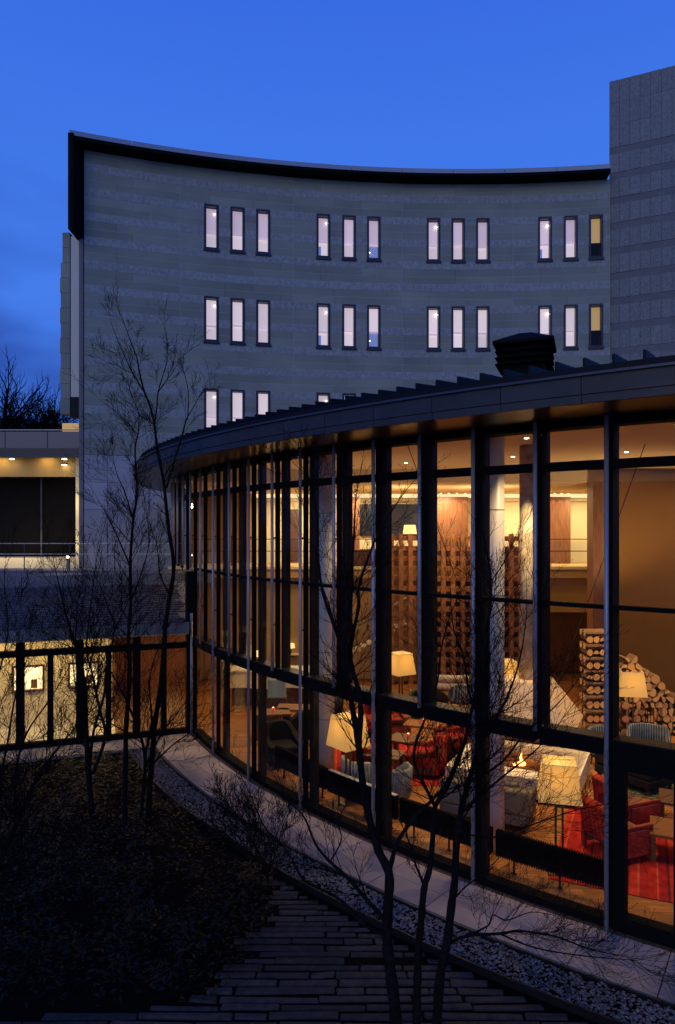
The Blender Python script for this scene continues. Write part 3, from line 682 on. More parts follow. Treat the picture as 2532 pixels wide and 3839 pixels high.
# back wall and floor of corridor
bwx = [( -5.0, .15), (.95, 1.95), (2.66, 2.86)]
MB().box(X0, 2.62, 1.9, 2.05, 0, .92).build('back_wall', 'cream', cor)
MB().box(X0, 2.62, 1.9, 2.05, 1.62, 2.56).build('back_wall', 'cream', cor)
for a, b in ((X0, .14), (.92, 1.50), (2.28, 2.62)): MB().box(a, b, 1.9, 2.05, .921, 1.619).build('back_wall', 'cream', cor)
for a, b in ((.14, .92), (1.50, 2.28)):
    f = MB(); f.box(a, a+.05, 1.85, 2.05, .92, 1.62); f.box(b-.05, b, 1.85, 2.05, .92, 1.62); f.box(a+.05, b-.05, 1.85, 2.05, .92, .97); f.box(a+.05, b-.05, 1.85, 2.05, 1.57, 1.62)
    fr = f.build('window', 'darkwood', cor); MB().box(a+.05, b-.05, 2.0, 2.02, .97, 1.57).build('pane', 'litwin', fr)
    MB().box(a+.45, a+.60, 1.93, 1.99, 1.0, 1.22).build('ornament', 'oakt', fr)
MB().box(X0, LC, .1, 5.5, -.1, -.005).build('floor', 'hearth', cor)
MB().box(2.66, LC+.3, .12, 5.5, -.004, .004).build('wood_floor', 'under', cor)
MB().box(2.62, 2.70, 1.9, 5.5, 0, 2.56).build('wood_wall', 'wood', cor)
MB().box(2.70, 5.6, 5.4, 5.5, 0, 2.56).build('wood_wall', 'wood', cor)
MB().box(X0, LC+.2, .61, 5.5, 2.60, 2.64).build('ceiling', 'ceil', cor)
MB().box(X0, LC-.05, -.9, -.08, -.06, 0).build('paving_strip', 'slab', cor)
mtx = Matrix.Translation(P0) @ Matrix.Rotation(math.atan2(dirc.y, dirc.x), 4, 'Z')
for x, pw in ((.2, 22), (1.9, 27), (-1.8, 20), (3.6, 9)):
    light('corridor_light', 'AREA', mtx @ Vector((x, 1.0, 2.52)), pw, (1, .70, .31), .5)
light('corridor_light', 'AREA', mtx @ Vector((3.6, 3.0, 2.5)), 26, (1, .55, .22), .6); light('corridor_light', 'AREA', mtx @ Vector((4.6, 1.2, 2.5)), 14, (1, .6, .25), .4)
for i, (x, yy) in enumerate(((1.35, 1.3), (.05, 1.3), (3.2, .9), (4.15, .9))):
    pw_ = mtx @ Vector((x, yy, 2.545)); t = thing('corridor_downlight', ['small downlight in the corridor ceiling above the right lit wall window', 'small downlight in the corridor ceiling above the left lit wall window', 'small downlight in the corridor ceiling where the wood wall starts', 'small downlight in the corridor ceiling next to the pavilion corner'][i], 'light', pw_)
    MB().tube([(0, 0, 0), (0, 0, -.02)], .07, 10).build('lens', 'dl', t); MB().tube([(0, 0, .02), (0, 0, -.012)], .09, 10).build('trim', 'black', t)
# terrace railing behind the corridor roof
tr = thing('terrace_railing', 'two thin pale handrails crossing above the slate corridor roof', 'railing', (-6, 23, 3.8))
for z in (.90, .55): MB().tube([(-8, 0, z), (.9, 0, z)], .016, 6).build('rail', 'white', tr)
for x in (-7.4, -5.9, -4.4, -2.9, -1.4, .1, .85): MB().box(x, x+.03, -.01, .01, 0, .9).build('post', 'dframe', tr)
MB().box(-8, 1.0, -.05, .05, -.25, 0).build('kerb', 'core', tr)
bl = thing('bollard_light', 'small white lit bollard on the porch floor edge', 'light', (pt(255, 2105, 27.6)))
bl.location.z = 3.60; MB().tube([(0, 0, 0), (0, 0, .42)], .05, 10).build('post', 'coping', bl); MB().tube([(0, 0, .421), (0, 0, .50)], .055, 10).build('lens', 'dl', bl)
tag(MB().box(-19, -4.5, 23.2, 28.5, 3.0, 3.58).build('upper_terrace', 'slab'), kind='structure')

# ------------------------------------------------------------------ lounge furniture
def soft(mb, nm, m, par, wd=.035): return bev(mb.build(nm, m, par), wd, 3)
def sofa(loc, rz, W, label, m='greyf', D_=.85, H=.72):
    t = thing('sofa', label, 'sofa', loc, rz, None)
    soft(MB().box(-W/2, W/2, -D_/2, D_/2, .12, .30), 'base', m, t)
    soft(MB().box(-W/2, W/2, -D_/2, -D_/2+.2, .301, H), 'backrest', m, t, .05)
    for s in (-1, 1):
        soft(MB().box(min(s*W/2, s*(W/2-.16)), max(s*W/2, s*(W/2-.16)), -D_/2+.201, D_/2, .301, .56), 'armrest', m, t, .04)
    n = 2 if W > 1.2 else 1; iw = (W-.32)/n
    for k in range(n):
        soft(MB().box(-W/2+.16+k*iw+.01, -W/2+.16+(k+1)*iw-.01, -D_/2+.21, D_/2-.01, .301, .44), 'seat_cushion', m, t, .05)
        c_ = MB(); mt = Matrix.Translation((-W/2+.16+(k+.5)*iw, -D_/2+.32, .441)) @ Matrix.Rotation(rad(14), 4, 'X'); c_.box(-iw/2+.02, iw/2-.02, -.08, .08, 0.02, .36, mt); soft(c_, 'back_cushion', m, t, .06)
    for sx in (-1, 1):
        for sy in (-1, 1): MB().box(sx*(W/2-.08)-.03, sx*(W/2-.08)+.03, sy*(D_/2-.08)-.03, sy*(D_/2-.08)+.03, 0, .119).build('leg', 'darkwood', t)
    return t
def tub(loc, rz, label, m, ms=None, r=.36, H=.78):
    t = thing('tub_chair', label, 'armchair', loc, rz)
    q = MB(); n = 18; b = 0
    prof = []
    for i in range(n+1):
        a_ = rad(-30+240*i/n)+math.pi; f_ = math.sin(math.pi*i/n)
        h = .52+(H-.52)*min(1, f_*1.5)
        for rr, zz in ((r*.93, .22), (r*1.02, .30), (r*1.08, h-.03), (r*1.04, h), (r*.92, h), (r*.88, h-.03), (r*.82, .30)):
            q.v.append((rr*math.cos(a_), rr*math.sin(a_), zz))
    for i in range(n):
        for j in range(7):
            a1 = i*7+j; a2 = i*7+(j+1) % 7; q.f.append((a1, a2, a2+7, a1+7))
    q.f += [tuple(range(6, -1, -1)), tuple(n*7+j for j in range(7))]
    q.build('shell', m, t, smooth=True)
    q = MB(); q.tube([(0, 0, .24), (0, 0, .30), (0, 0, .40), (0, 0, .43)], [r*.80, r*.84, r*.84, r*.74], 20); q.build('seat_cushion', ms or m, t, smooth=True)
    for sx in (-1, 1):
        for sy in (-1, 1): MB().tube([(sx*r*.6, sy*r*.6, 0), (sx*r*.55, sy*r*.55, .25)], [.015, .024], 8).build('leg', 'darkwood', t)
    return t
def clubchair(loc, rz, label, m='redp', W=.84, ms=None):
    # upholstered armchair with arms that rise towards a wrapped back
    t = thing('club_armchair', label, 'armchair', loc, rz)
    soft(MB().box(-W/2+.1, W/2-.1, -.38, .40, .12, .34), 'base', m, t, .03)
    soft(MB().box(-W/2+.13, W/2-.13, -.26, .40, .341, .46), 'seat_cushion', ms or m, t, .04)
    q = MB(); n = 16
    for i in range(n+1):
        u = i/n; a_ = math.pi*(1.0+u) ; ex = .9
        cx_ = math.cos(a_); sy_ = math.sin(a_)
        x = (W/2)*math.copysign(abs(cx_)**.55, cx_); y_ = -.02+(-.42)*abs(sy_)**.7*1.0 + (.38 if False else 0)
        f_ = abs(sy_); h = .56+.30*f_**1.5
        xi = x*(1-.13/(W/2)*1.0); yi = y_+.13*f_
        q.v += [(x*.97, y_, .10), (x*1.03, y_-.03*f_, h), (xi*1.0, yi, h), (xi*.95, yi+.03*f_, .12)]
    for i in range(n):
        for j in range(4): a1 = i*4+j; a2 = i*4+(j+1) % 4; q.f.append((a1, a2, a2+4, a1+4))
    q.f += [(3, 2, 1, 0), (n*4, n*4+1, n*4+2, n*4+3)]
    soft(q, 'backrest', m, t, .02)
    for s in (-1, 1):
        xa_, xb_ = sorted((s*W/2, s*(W/2-.13))); soft(MB().hexa([(xa_, -.02, .10), (xb_, -.02, .10), (xa_, .42, .10), (xb_, .42, .10), (xa_, -.02, .57), (xb_, -.02, .57), (xa_, .42, .50), (xb_, .42, .50)]), 'armrest', m, t, .03)
    for sx in (-1, 1):
        for sy in (-1, 1): MB().box(sx*.3-.025, sx*.3+.025, sy*.3-.025, sy*.3+.025, 0, .119).build('leg', 'darkwood', t)
    return t
def framechair(loc, rz, label, W=.80):
    # timber-sided armchair with striped upright back
    t = thing('framed_armchair', label, 'armchair', loc, rz)
    for s in (-1, 1):
        x0, x1 = sorted((s*W/2, s*(W/2-.07)))
        q = MB(); q.box(x0, x1, -.34, .40, .50, .56); q.box(x0, x1, .31, .40, 0, .499); q.box(x0, x1, -.34, -.26, 0, .499); bev(q.build('arm_frame', 'redw', t), .008, 1)
        soft(MB().box(x0-.01, x1+.01, -.255, .305, .10, .498), 'side_panel', 'redst', t, .015)
    soft(MB().box(-W/2+.075, W/2-.075, -.30, .38, .20, .42), 'seat_cushion', 'mauve', t, .03)
    mt = Matrix.Translation((0, -.32, .30)) @ Matrix.Rotation(rad(10), 4, 'X')
    soft(MB().box(-W/2+.075, W/2-.075, -.06, .10, 0.02, .56, mt), 'backrest', 'redst', t, .03)
    return t
def table(loc, rz, label, W, D_, H, m='darkwood', cand=None):
    t = thing('coffee_table', label, 'table', loc, rz)
    bev(MB().box(-W/2, W/2, -D_/2, D_/2, H-.05, H).build('table_top', m, t), .006, 1)
    for s in (-1, 1):
        x0, x1 = sorted((s*W/2*.96, s*(W/2*.96-.07))); 
        for s2 in (-1, 1):
            y0, y1 = sorted((s2*D_/2*.94, s2*(D_/2*.94-D_*.3))); MB().box(x0, x1, y0, y1, 0, H-.051).build('leg', m, t)
    if cand:
        o = thing('candle_holder', cand, 'candle', Vector(loc)+Vector((0.03, 0.05, H)))
        MB().tube([(0, 0, 0), (0, 0, .02), (0, 0, .085)], [.032, .04, .04], 12).build('glass', 'candle', o, smooth=True)
        MB().tube([(0, 0, .086), (0, 0, .096)], .02, 8).build('wick_glow', 'bulb', o)
    return t
def lamp(loc, rz, label, H=1.62, W=.68, hs=.50, power=9, tw=None):
    t = thing('floor_lamp', label, 'lamp', loc, rz, None)
    w0, w1 = W/2, W/2*.77; z0, z1 = H-hs, H; th = .006
    q = MB()
    def ring(w_, z): return [(-w_, -w_, z), (w_, -w_, z), (w_, w_, z), (-w_, w_, z)]
    q.v = ring(w0, z0)+ring(w1, z1)+ring(w0-th, z0+.001)+ring(w1-th, z1-.001)
    for i in range(4):
        j = (i+1) % 4; q.f += [(i, j, j+4, i+4), (i+8, i+12, j+12, j+8), (i+4, j+4, j+12, i+12), (i, i+8, j+8, j)]
    q.build('lamp_shade', 'shade', t)
    tr_ = MB()
    for i in range(4):
        a_, b_ = ring(w1+.002, z1)[i], ring(w1+.002, z1)[(i+1) % 4]; tr_.tube([a_, b_], .006, 5)
    tr_.build('shade_rim', 'white', t)
    for s in (-1, 1): MB().box(s*.05-.016, s*.05+.016, -.016, .016, .03, z0+.02).build('rod', 'brass', t)
    MB().box(-.16, .16, -.12, .12, 0, .029).build('foot', 'brass', t)
    q = MB(); q.tube([(0, 0, z0+.14), (0, 0, z0+.18), (0, 0, z0+.24), (0, 0, z0+.28)], [.02, .05, .05, .02], 12); q.build('bulb', 'bulb', t, smooth=True)
    l = light('lamp_light', 'POINT', Vector(loc)+Vector((0, 0, z0+.34)), power, (1, .70, .36), .12)
    return t
# lamps
lamp(((2097-CXP)*10.45/F, 10.45, 0), rad(-14), 'large lit floor lamp with tapered square shade nearest the glass on the right', W=.62, hs=.54, H=1.70, power=8)
lamp(((2365-CXP)*17.4/F, 17.4, 0), rad(-10), 'lit floor lamp with square shade in front of the firewood stack', W=.66, hs=.60, H=1.64)
lamp(((1306-CXP)*13.1/F, 13.1, 0), rad(38), 'large lit floor lamp beside the left pale column, on three thin rods', W=.60, hs=.56, H=1.66, power=8)
lamp(((1503-CXP)*19.6/F, 19.6, 0), rad(30), 'lit floor lamp standing before the narrow lattice screen', W=.62, hs=.58, H=1.68, power=8)
lamp(((1896-CXP)*18.8/F, 18.8, 0), rad(10), 'lit floor lamp half hidden behind the right pale column', W=.60, hs=.56, H=1.62, power=8)
def tlamp(x, y, d, w_, label, h=.30):
    p = pt(x, y, d); t = thing('table_lamp', label, 'lamp', (p.x, p.y, p.z-h-.28))
    q = MB(); q.tube([(0, 0, .28), (0, 0, .28+h)], [w_*1.25, w_], 4); q.build('lamp_shade', 'shade2', t)
    MB().tube([(0, 0, 0), (0, 0, .02), (0, 0, .03), (0, 0, .279)], [.09, .09, .02, .015], 10).build('stem', 'brass', t)
    MB().tube([(0, 0, -.02), (0, 0, -.001)], .1, 10).build('foot', 'brass', t)
    return t
tlamp(1537, 1968, 24.6, .20, 'small lit table lamp at gallery level above the narrow lattice screen', .32)
tlamp(1925, 1968, 24.6, .20, 'small lit table lamp at gallery level beside the stone flue', .32)
bc = thing('bar_counter', 'dark bar counter on the gallery carrying the small table lamps', 'counter', (3.7, 24.75, 3.861)); MB().box(-3.2, 3.4, -.25, .25, .0, .56).build('body', 'darkwood', bc); MB().box(-3.25, 3.45, -.3, .3, .561, .60).build('worktop', 'oakt', bc)
for k in range(16):
    t = tag(MB().tube([(0, 0, 0), (0, 0, .16), (0, 0, .2), (0, 0, .27)], [.035, .035, .014, .014], 8).build('bottle', 'greyglow' if k % 2 else 'oakt', None, smooth=True), 'small bottle in the row standing on the gallery bar counter', 'bottle', 'bottles on the gallery bar'); t.location = (1.3+k*.27+R.uniform(-.05, .05), 24.85, 4.462)

# hearth
u = Vector((.897, -.443, 0)); v = Vector((.443, .897, 0)); BR = Vector((5.38, 14.75, 0)); HL, HW = 2.5, 2.2
hc = BR-u*HL/2-v*HW/2; hrz = math.atan2(u.y, u.x)
he = thing('fire_table', 'wide square stone hearth with open log fire in its dark centre', 'fireplace', hc, hrz)
rx, ry = .72, .62
for (x0, x1, y0, y1) in ((-HL/2, HL/2, -HW/2, -ry), (-HL/2, HL/2, ry, HW/2), (-HL/2, -rx, -ry, ry), (rx, HL/2, -ry, ry)):
    MB().box(x0+.003, x1-.003, y0+.003, y1-.003, .08, .45).build('stone_slab', 'hearth', he)
MB().box(-HL/2+.1, HL/2-.1, -HW/2+.1, HW/2-.1, 0, .079).build('plinth', 'soot', he)
MB().box(-rx+.004, rx-.004, -ry+.004, ry-.004, .08, .24).build('fire_pit', 'soot', he)
for k in range(16):
    q = MB(); q.box(-.07, .07, -.05, .05, -.035, .035, Matrix.Translation((R.uniform(-.5, .5), R.uniform(-.4, .4), .27)) @ Matrix.Rotation(R.uniform(0, 3), 4, 'Z')); q.build('ember', 'ember', he)
def logmesh(L_, r, par, loc, rot, nm='log', split=False, end='logend', brk='logbark'):
    n = 10
    q = MB(); pts = []
    for i in range(n):
        a_ = (math.pi if split else 2*math.pi)*i/(n-1 if split else n); rr = r*(1+.06*math.sin(3*a_+r*99)); pts.append((rr*math.cos(a_), rr*math.sin(a_)-(.4*r if split else 0)))
    b = len(q.v)
    for y_ in (-L_/2, L_/2): q.v += [(x, y_, z) for x, z in pts]
    q.f += [(i, (i+1) % n, n+(i+1) % n, n+i) for i in range(n)]+[tuple(range(n-1, -1, -1)), tuple(range(n, 2*n))]
    me = D.meshes.new('log'); me.from_pydata(q.v, [], q.f); me.materials.append(M[brk]); me.materials.append(M[end])
    for p in me.polygons: p.material_index = 1 if len(p.vertices) > 4 else 0
    return me
for i, (x, y_, z, rz) in enumerate(((0.0, .28, .31, 1.45), (-.1, -.05, .30, 1.7), (.12, .08, .40, .9), (-.05, -.28, .30, 1.5))):
    me = logmesh(.9, .08, None, None, None, end='soot', brk='logbark'); o = inst('log', me, None, (0, 0, 0), rz); o.parent = he; o.location = (x, y_, z)
fl_ = thing('flame', 'small bright yellow flame rising from the logs in the hearth', 'fire', Vector(pt(1956, 2862, 14.15)))
fl_.location.z = .36
for (dx, h, r) in ((0, .27, .038), (.05, .13, .03), (-.05, .10, .03), (.02, .06, .04), (-.15, .05, .03)):
    q = MB(); q.tube([(dx, 0, 0), (dx+.01, 0, h*.3), (dx-.015, .01, h*.65), (dx+.01, 0, h)], [r*.6, r, r*.6, .004], 8); q.build('flame_tongue', 'flame', fl_, smooth=True)
light('fire_light', 'POINT', (hc.x, hc.y-.1, .75), 14, (1, .42, .12), .15)
# hood, flue and cables
hd = thing('fire_hood', 'pale pyramid hood hanging on cables over the hearth under a tall mottled flue', 'hood', hc+Vector((.18, .1, 0)), hrz)
q = MB(); b0, b1, z0, z1 = 1.0, .42, 1.22, 2.08
q.v = [(-b0, -b0*.85, z0), (b0, -b0*.85, z0), (b0, b0*.85, z0), (-b0, b0*.85, z0), (-b1, -b1, z1), (b1, -b1, z1), (b1, b1, z1), (-b1, b1, z1), (-b0+.02, -b0*.85+.02, z0), (b0-.02, -b0*.85+.02, z0), (b0-.02, b0*.85-.02, z0), (-b0+.02, b0*.85-.02, z0), (-b1+.02, -b1+.02, z1-.03), (b1-.02, -b1+.02, z1-.03), (b1-.02, b1-.02, z1-.03), (-b1+.02, b1-.02, z1-.03)]
q.f = [(0, 1, 5, 4), (1, 2, 6, 5), (2, 3, 7, 6), (3, 0, 4, 7), (4, 5, 6, 7)]+[(8, 12, 13, 9), (9, 13, 14, 10), (10, 14, 15, 11), (11, 15, 12, 8), (15, 14, 13, 12)]+[(0, 8, 9, 1), (1, 9, 10, 2), (2, 10, 11, 3), (3, 11, 8, 0)]
q.build('hood_skirt', 'hood', hd)
fx = pt(1971, 2400, hc.y+.1)
q = MB(); q.tube([(0, 0, 2.0), (0, 0, 6.92)], .165, 24); fo_ = q.build('flue', 'trav', hd, smooth=True); 
for (sx, sy, ex, ey) in ((-1, -1, -2.2, -1.2), (1, -1, .9, -3.6), (1, 1, 2.2, .8)):
    MB().tube([(sx*b0*.5, sy*b0*.45, 1.78), (ex, ey, 6.92)], .009, 5).build('cable', 'black', hd)

# firewood stack
fw = thing('firewood_stack', 'tall stack of split firewood sloping down to the right against the umber wall', 'firewood', (6.2, 17.6, 0))
FWy = 0
metypes = [(logmesh(.42, 1.0, None, None, None), False) for _ in range(1)]+[(logmesh(.42, 1.0, None, None, None, split=True), True)]
ml = logmesh(.75, 1.0, None, None, None)
def profile(x): # height of the pile along x (from the left end)
    T = [(0, 2.62), (.85, 2.62), (.9, 2.05), (1.25, 2.08), (1.6, 1.75), (2.0, 1.25), (2.5, .95), (3.2, .75), (4.2, .5)]
    for (a_, b_), (c_, d_) in zip(T, T[1:]):
        if a_ <= x <= c_: return b_+(d_-b_)*(x-a_)/(c_-a_)
    return 0
# crib column at the left: layers alternate across and along
z = .0; k = 0
while z < 2.6:
    r = R.uniform(.075, .10)
    if k % 2 == 0:
        x = .05
        while x < .80:
            r2 = r*R.uniform(.85, 1.05); me, sp = metypes[R.random() < .3]
            o = inst('log', me, fw, (x+r2, 0, z+r), 0, (r2, 1, r)); o.rotation_euler = (0, R.uniform(-.3, .3), R.uniform(-.05, .05)); x += r2*2.02
    else:
        for yy in (-.13, .12):
            o = inst('log', ml, fw, (.42, yy, z+r*.9), math.pi/2, (r, 1.08, r*.9))
    z += r*1.85; k += 1
# rest: ends facing the room, closely packed
z = .09; row = 0
while z < 2.1:
    x = .92+(.09 if row % 2 else 0)
    while x < 4.0:
        r = R.uniform(.070, .118)
        if z+r < profile(x+r)+.04:
            me, sp = metypes[R.random() < .55]
            o = inst('log', me, fw, (x+r, R.uniform(-.05, .05), z+R.uniform(-.012, .012)), 0, (r, 1, r)); o.rotation_euler = (0, R.uniform(-3.1, 3.1) if sp else R.uniform(-.3, .3), 0)
        x += r*1.86
    z += .165; row += 1
# fire tools
ft = thing('fire_tool_stand', 'black wrought iron fire tool stand before the firewood', 'fire tools', fl(2452, 2768))
for k in range(5): MB().tube([(-.16+k*.08, 0, .02), (-.16+k*.08, 0, .74)], .009, 6).build('poker', 'black', ft)
q = MB(); q.tube([(-.2, 0, .75), (.2, 0, .75)], .012, 6); q.tube([(-.2, 0, 0), (-.2, 0, .75)], .012, 6); q.tube([(.2, 0, 0), (.2, 0, .75)], .012, 6); q.build('frame', 'black', ft); MB().box(-.24, .24, -.09, .09, 0, .018).build('base', 'black', ft)

sofa((2.70, 12.45, 0), hrz, 1.55, 'grey sofa on the window side of the hearth, seen from behind')
sofa((4.75, 16.85, 0), hrz+math.pi, 1.7, 'grey sofa on the far side of the hearth, facing the fire')
clubchair((1.86, 14.75, 0), rad(75), 'red patchwork club armchair nearest the glass, left of the hearth', W=.95)
clubchair((2.60, 15.75, 0), rad(80), 'red patchwork club armchair behind the nearest one, left of the hearth', W=.95)
clubchair((3.15, 16.8, 0), rad(95), 'red patchwork club armchair farthest back in the row left of the hearth', W=.9)
clubchair((1.15, 17.5, 0), rad(190), 'red patchwork armchair facing the window beyond the square candle table', W=1.15, m='redp')
clubchair((.55, 15.0, 0), rad(-80), 'red armchair at the left of the dark tables, behind the big lamp shade', W=.85)
table((1.56, 15.55, 0), rad(-26), 'dark square coffee table with a red candle between red armchairs', .78, .62, .5, 'darkwood', 'red glass candle holder on the dark square coffee table')
table((2.05, 16.7, 0), rad(-20), 'wooden coffee table behind the dark candle table', .85, .5, .5, 'oakt', 'red glass candle holder on the wooden coffee table behind')
table((.95, 14.6, 0), rad(-22), 'low dark coffee table left of the nearest red club armchair', .85, .6, .48, 'darkwood')
tag(MB().box(-1.9, 1.9, -1.4, 1.4, .0015, .012).build('red_rug', 'rugr'), 'deep red rug under the group of red patchwork armchairs', 'rug').location = (1.5, 15.4, 0)
tub((3.55, 19.9, 0), rad(30), 'blue striped tub chair in front of the pale log bench', 'bluef', 'white')
t = table((4.0, 19.6, 0), rad(0), 'small dark cube side table by the blue striped tub chair', .4, .4, .5, 'darkwood')
tub((2.75, 19.4, 0), rad(-60), 'dark tub chair left of the blue striped one', 'dkf')
tub((1.02, 12.95, 0), rad(60), 'grey green ribbed tub chair just behind the glass, right of the dark post', 'palef')
tub((.45, 13.45, 0), rad(-40), 'pale rimmed tub chair beside the big left floor lamp', 'palef', 'greyf')
p = fl(2432, 2862); tub(p, rad(160), 'dark blue tub chair in front of the firewood and its lamp', 'bluef', r=.42)
p = fl(2350, 2850); tub((5.9, 15.2, 0), rad(200), 'second dark blue tub chair next to the one before the firewood', 'bluef', r=.38)
# right red group
framechair((4.45, 11.12, 0), rad(-68), 'red timber-sided armchair nearest the glass, by the grey mullion')
framechair((5.02, 12.1, 0), rad(-68), 'red timber-sided armchair behind the nearest one on the large red rug')
table((5.45, 10.95, 0), rad(-25), 'oak coffee table on the large red rug at the right edge', .95, .75, .45, 'oakt', 'small red candle holder on the oak table at the right edge')
table((6.15, 12.2, 0), rad(-25), 'darker coffee table behind the oak one at the right edge', .9, .7, .45, 'darkwood')
rg = tag(MB().box(-1.35, 2.6, -1.55, 1.5, .0015, .014).build('large_red_rug', 'rugr'), 'large red striped rug under the timber-sided armchairs at the right', 'rug'); rg.location = (5.0, 11.15, 0); rg.rotation_euler = (0, 0, rad(-24))
rg2 = tag(MB().box(-1.1, 1.6, -.9, .9, .0015, .012).build('green_rug', 'rugg'), 'green checked rug behind the red one at the right edge', 'rug'); rg2.location = (7.0, 13.9, 0); rg2.rotation_euler = (0, 0, rad(-24))
sofa((6.05, 14.15, 0), rad(-60), 1.3, 'dark sofa on the edge of the green rug at the right', 'dkf')
# log bench: two pale logs
lb = thing('log_bench', 'bench of two stacked pale peeled logs in front of the wide lattice', 'bench', (3.95, 22.3, 0))
for z, r in ((.13, .125), (.375, .115)):
    q = MB(); n = 12; q.tube([(-1.15+2.3*i/n, .02*math.sin(i*1.3), z+.012*math.sin(i*.9)) for i in range(n+1)], [r*(1+.05*math.sin(i*2.1)) for i in range(n+1)], 12); q.build('log', 'hearth', lb, smooth=True)
# planters
def planter(loc, label, s=1):
    t = thing('planter', label, 'planter', loc)
    MB().tube([(0, 0, 0), (0, 0, .62*s)], [.15*s, .24*s], 18).build('pot', 'pot', t, smooth=True)
    q = MB()
    for k in range(60):
        a_ = R.uniform(0, 6.28); e_ = R.uniform(.3, 1.4); L_ = R.uniform(.12, .3)*s; d = Vector((math.cos(a_)*math.cos(e_), math.sin(a_)*math.cos(e_), math.sin(e_))); b = Vector((R.uniform(-.1, .1), R.uniform(-.1, .1), .6*s)); sd = d.cross(Vector((0, 0, 1))).normalized()*L_*.13
        n = len(q.v); q.v += [tuple(b), tuple(b+d*L_*.5+sd), tuple(b+d*L_), tuple(b+d*L_*.5-sd)]; q.f.append((n, n+1, n+2, n+3))
    q.build('foliage', 'plantm', t, fix=False)
planter(fl(1262, 2690), 'tapered dark planter right of the left pale column')
planter(fl(1562, 2690), 'tapered dark planter beyond the candle tables')
# left part of the lounge
p = fl(1060, 2862); clubchair(p, rad(200), 'dark armchair seen from behind near the glass at the left end', 'dkf', .8)
p = fl(1085, 2790); clubchair(p, rad(60), 'large dark armchair beyond the first at the left end', 'dkf', .9)
table(fl(1020, 2760), rad(10), 'reddish wooden table by the dark armchairs at the left end', .9, .6, .62, 'oakt', 'lit candle holder on the reddish table at the left end')
table(fl(1105, 2740), rad(-5), 'second reddish wooden table by the left pale column', .9, .6, .62, 'oakt')
rc = thing('reception_counter', 'pale curved reception counter with wavy front at the left back', 'counter', (-1.9, 20.4, 0))
q = MB(); n = 24
q.prism([(-1.3+3.0*i/n, -.25+.10*math.sin(i*.55)) for i in range(n+1)]+[(1.7, .45), (-1.3, .45)], .55, 1.02); q.build('front', 'cream', rc)
MB().prism([(-1.35+3.1*i/n, -.33+.10*math.sin(i*.55)) for i in range(n+1)]+[(1.75, .5), (-1.35, .5)], 1.021, 1.07).build('top', 'hearth', rc); MB().box(-1.2, 1.6, -.05, .4, 0, .549).build('base', 'darkwood', rc)
sc = thing('grey_display_case', 'square grey glass display case in front of the reception counter', 'display case', (-1.65, 18.9, 0)); bev(MB().box(-.24, .24, -.2, .2, .62, 1.12).build('glass_box', 'greyglow', sc), .03, 2); MB().box(-.26, .26, -.22, .22, 0, .619).build('stand', 'darkwood', sc)
sh = thing('wall_shelf', 'thin lit wall shelf with a small lamp on the tan back wall', 'shelf', (pt(1100, 2450, 23.9))); MB().box(-.25, .25, -.2, .1, -.03, 0).build('board', 'cream', sh)
o = tlamp(1092, 2412, 23.8, .11, 'tiny lit lamp on the thin wall shelf', .16)
o = tlamp(967, 2440, 22.5, .12, 'small glowing lamp left of the wall shelf', .2)
# stair behind at the centre-left
stt = thing('stair', 'pale stair flight with thin handrail rising along the tan back wall', 'stairs', (1.0, 23.6, 0))
for k in range(10): MB().box(-.6+k*.19, -.41+k*.19, -.5, .1, 1.0+k*.11, 1.06+k*.11).build('tread', 'cream', stt)
MB().tube([(-.7, -.5, 1.75), (1.3, -.5, 2.9)], .02, 6).build('handrail', 'white', stt)

# radiators behind the glass
finm = MB().box(-.006, .006, -.05, .05, .20, .60).mesh('fin', 'blackm')
for i0, nm, mtop in ((4, 'the leftmost, below the beam by the dark bay', 'blackm'), (6, 'by the left column, its lit top edge done as a pale strip', 'coping'), (8, 'behind the foreground tree trunks', 'blackm'), (10, 'before the right big floor lamp', 'blackm')):
    am = (A(i0)+A(i0+2))/2; pm = PC(21.62, am, 0); rd = thing('radiator', 'black finned radiator behind the glass, '+nm, 'radiator', pm, am+math.pi/2, None)
    L_ = 1.74; n = 50
    for k in range(n): inst('fin', finm, rd, (-L_/2+L_*k/(n-1), 0, 0))
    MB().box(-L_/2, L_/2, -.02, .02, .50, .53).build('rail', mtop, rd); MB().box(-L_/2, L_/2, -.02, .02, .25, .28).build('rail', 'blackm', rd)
    if mtop == 'coping': MB().box(-L_/2, L_/2, -.045, .045, .601, .612).build('cover', 'coping', rd)  # pale strip, light on the top edge put into the colour
    for x in (-.6, .1, .75):
        MB().box(x-.012, x+.012, -.012, .012, .012, .26).build('leg', 'black', rd); MB().box(x-.04, x+.04, -.03, .03, .002, .011).build('foot', 'black', rd)

# lounge lights: ceiling downlights and added fill lights
spots = [(1.0, 14.2), (3.6, 13.2), (5.6, 11.4), (4.2, 16.6), (1.8, 18.2), (6.5, 15.6), (7.4, 12.8), (-.8, 17.6), (5.0, 19.2), (3.2, 10.9)]
nmz = ['over the red patchwork chairs', 'over the window-side sofa', 'over the timber-sided red chairs', 'over the far hearth sofa', 'over the oak floor before the narrow lattice', 'over the blue tub chairs', 'over the green rug', 'over the left end tables', 'behind the stone flue', 'just inside the glass by the column']
for (x, y), nn in zip(spots, nmz):
    t = thing('ceiling_downlight', 'recessed ceiling downlight '+nn, 'light', (x, y, 6.93)); MB().tube([(0, 0, -.004), (0, 0, -.02)], .045, 10).build('lens', 'dl', t); MB().tube([(0, 0, 0), (0, 0, -.012)], .07, 12).build('trim', 'black', t)
    light('downlight_beam', 'SPOT', (x, y, 6.88), 460*(.75 if y < 13 else 1.0), (1, .64, .29), .05, blend=.9, cone=78)
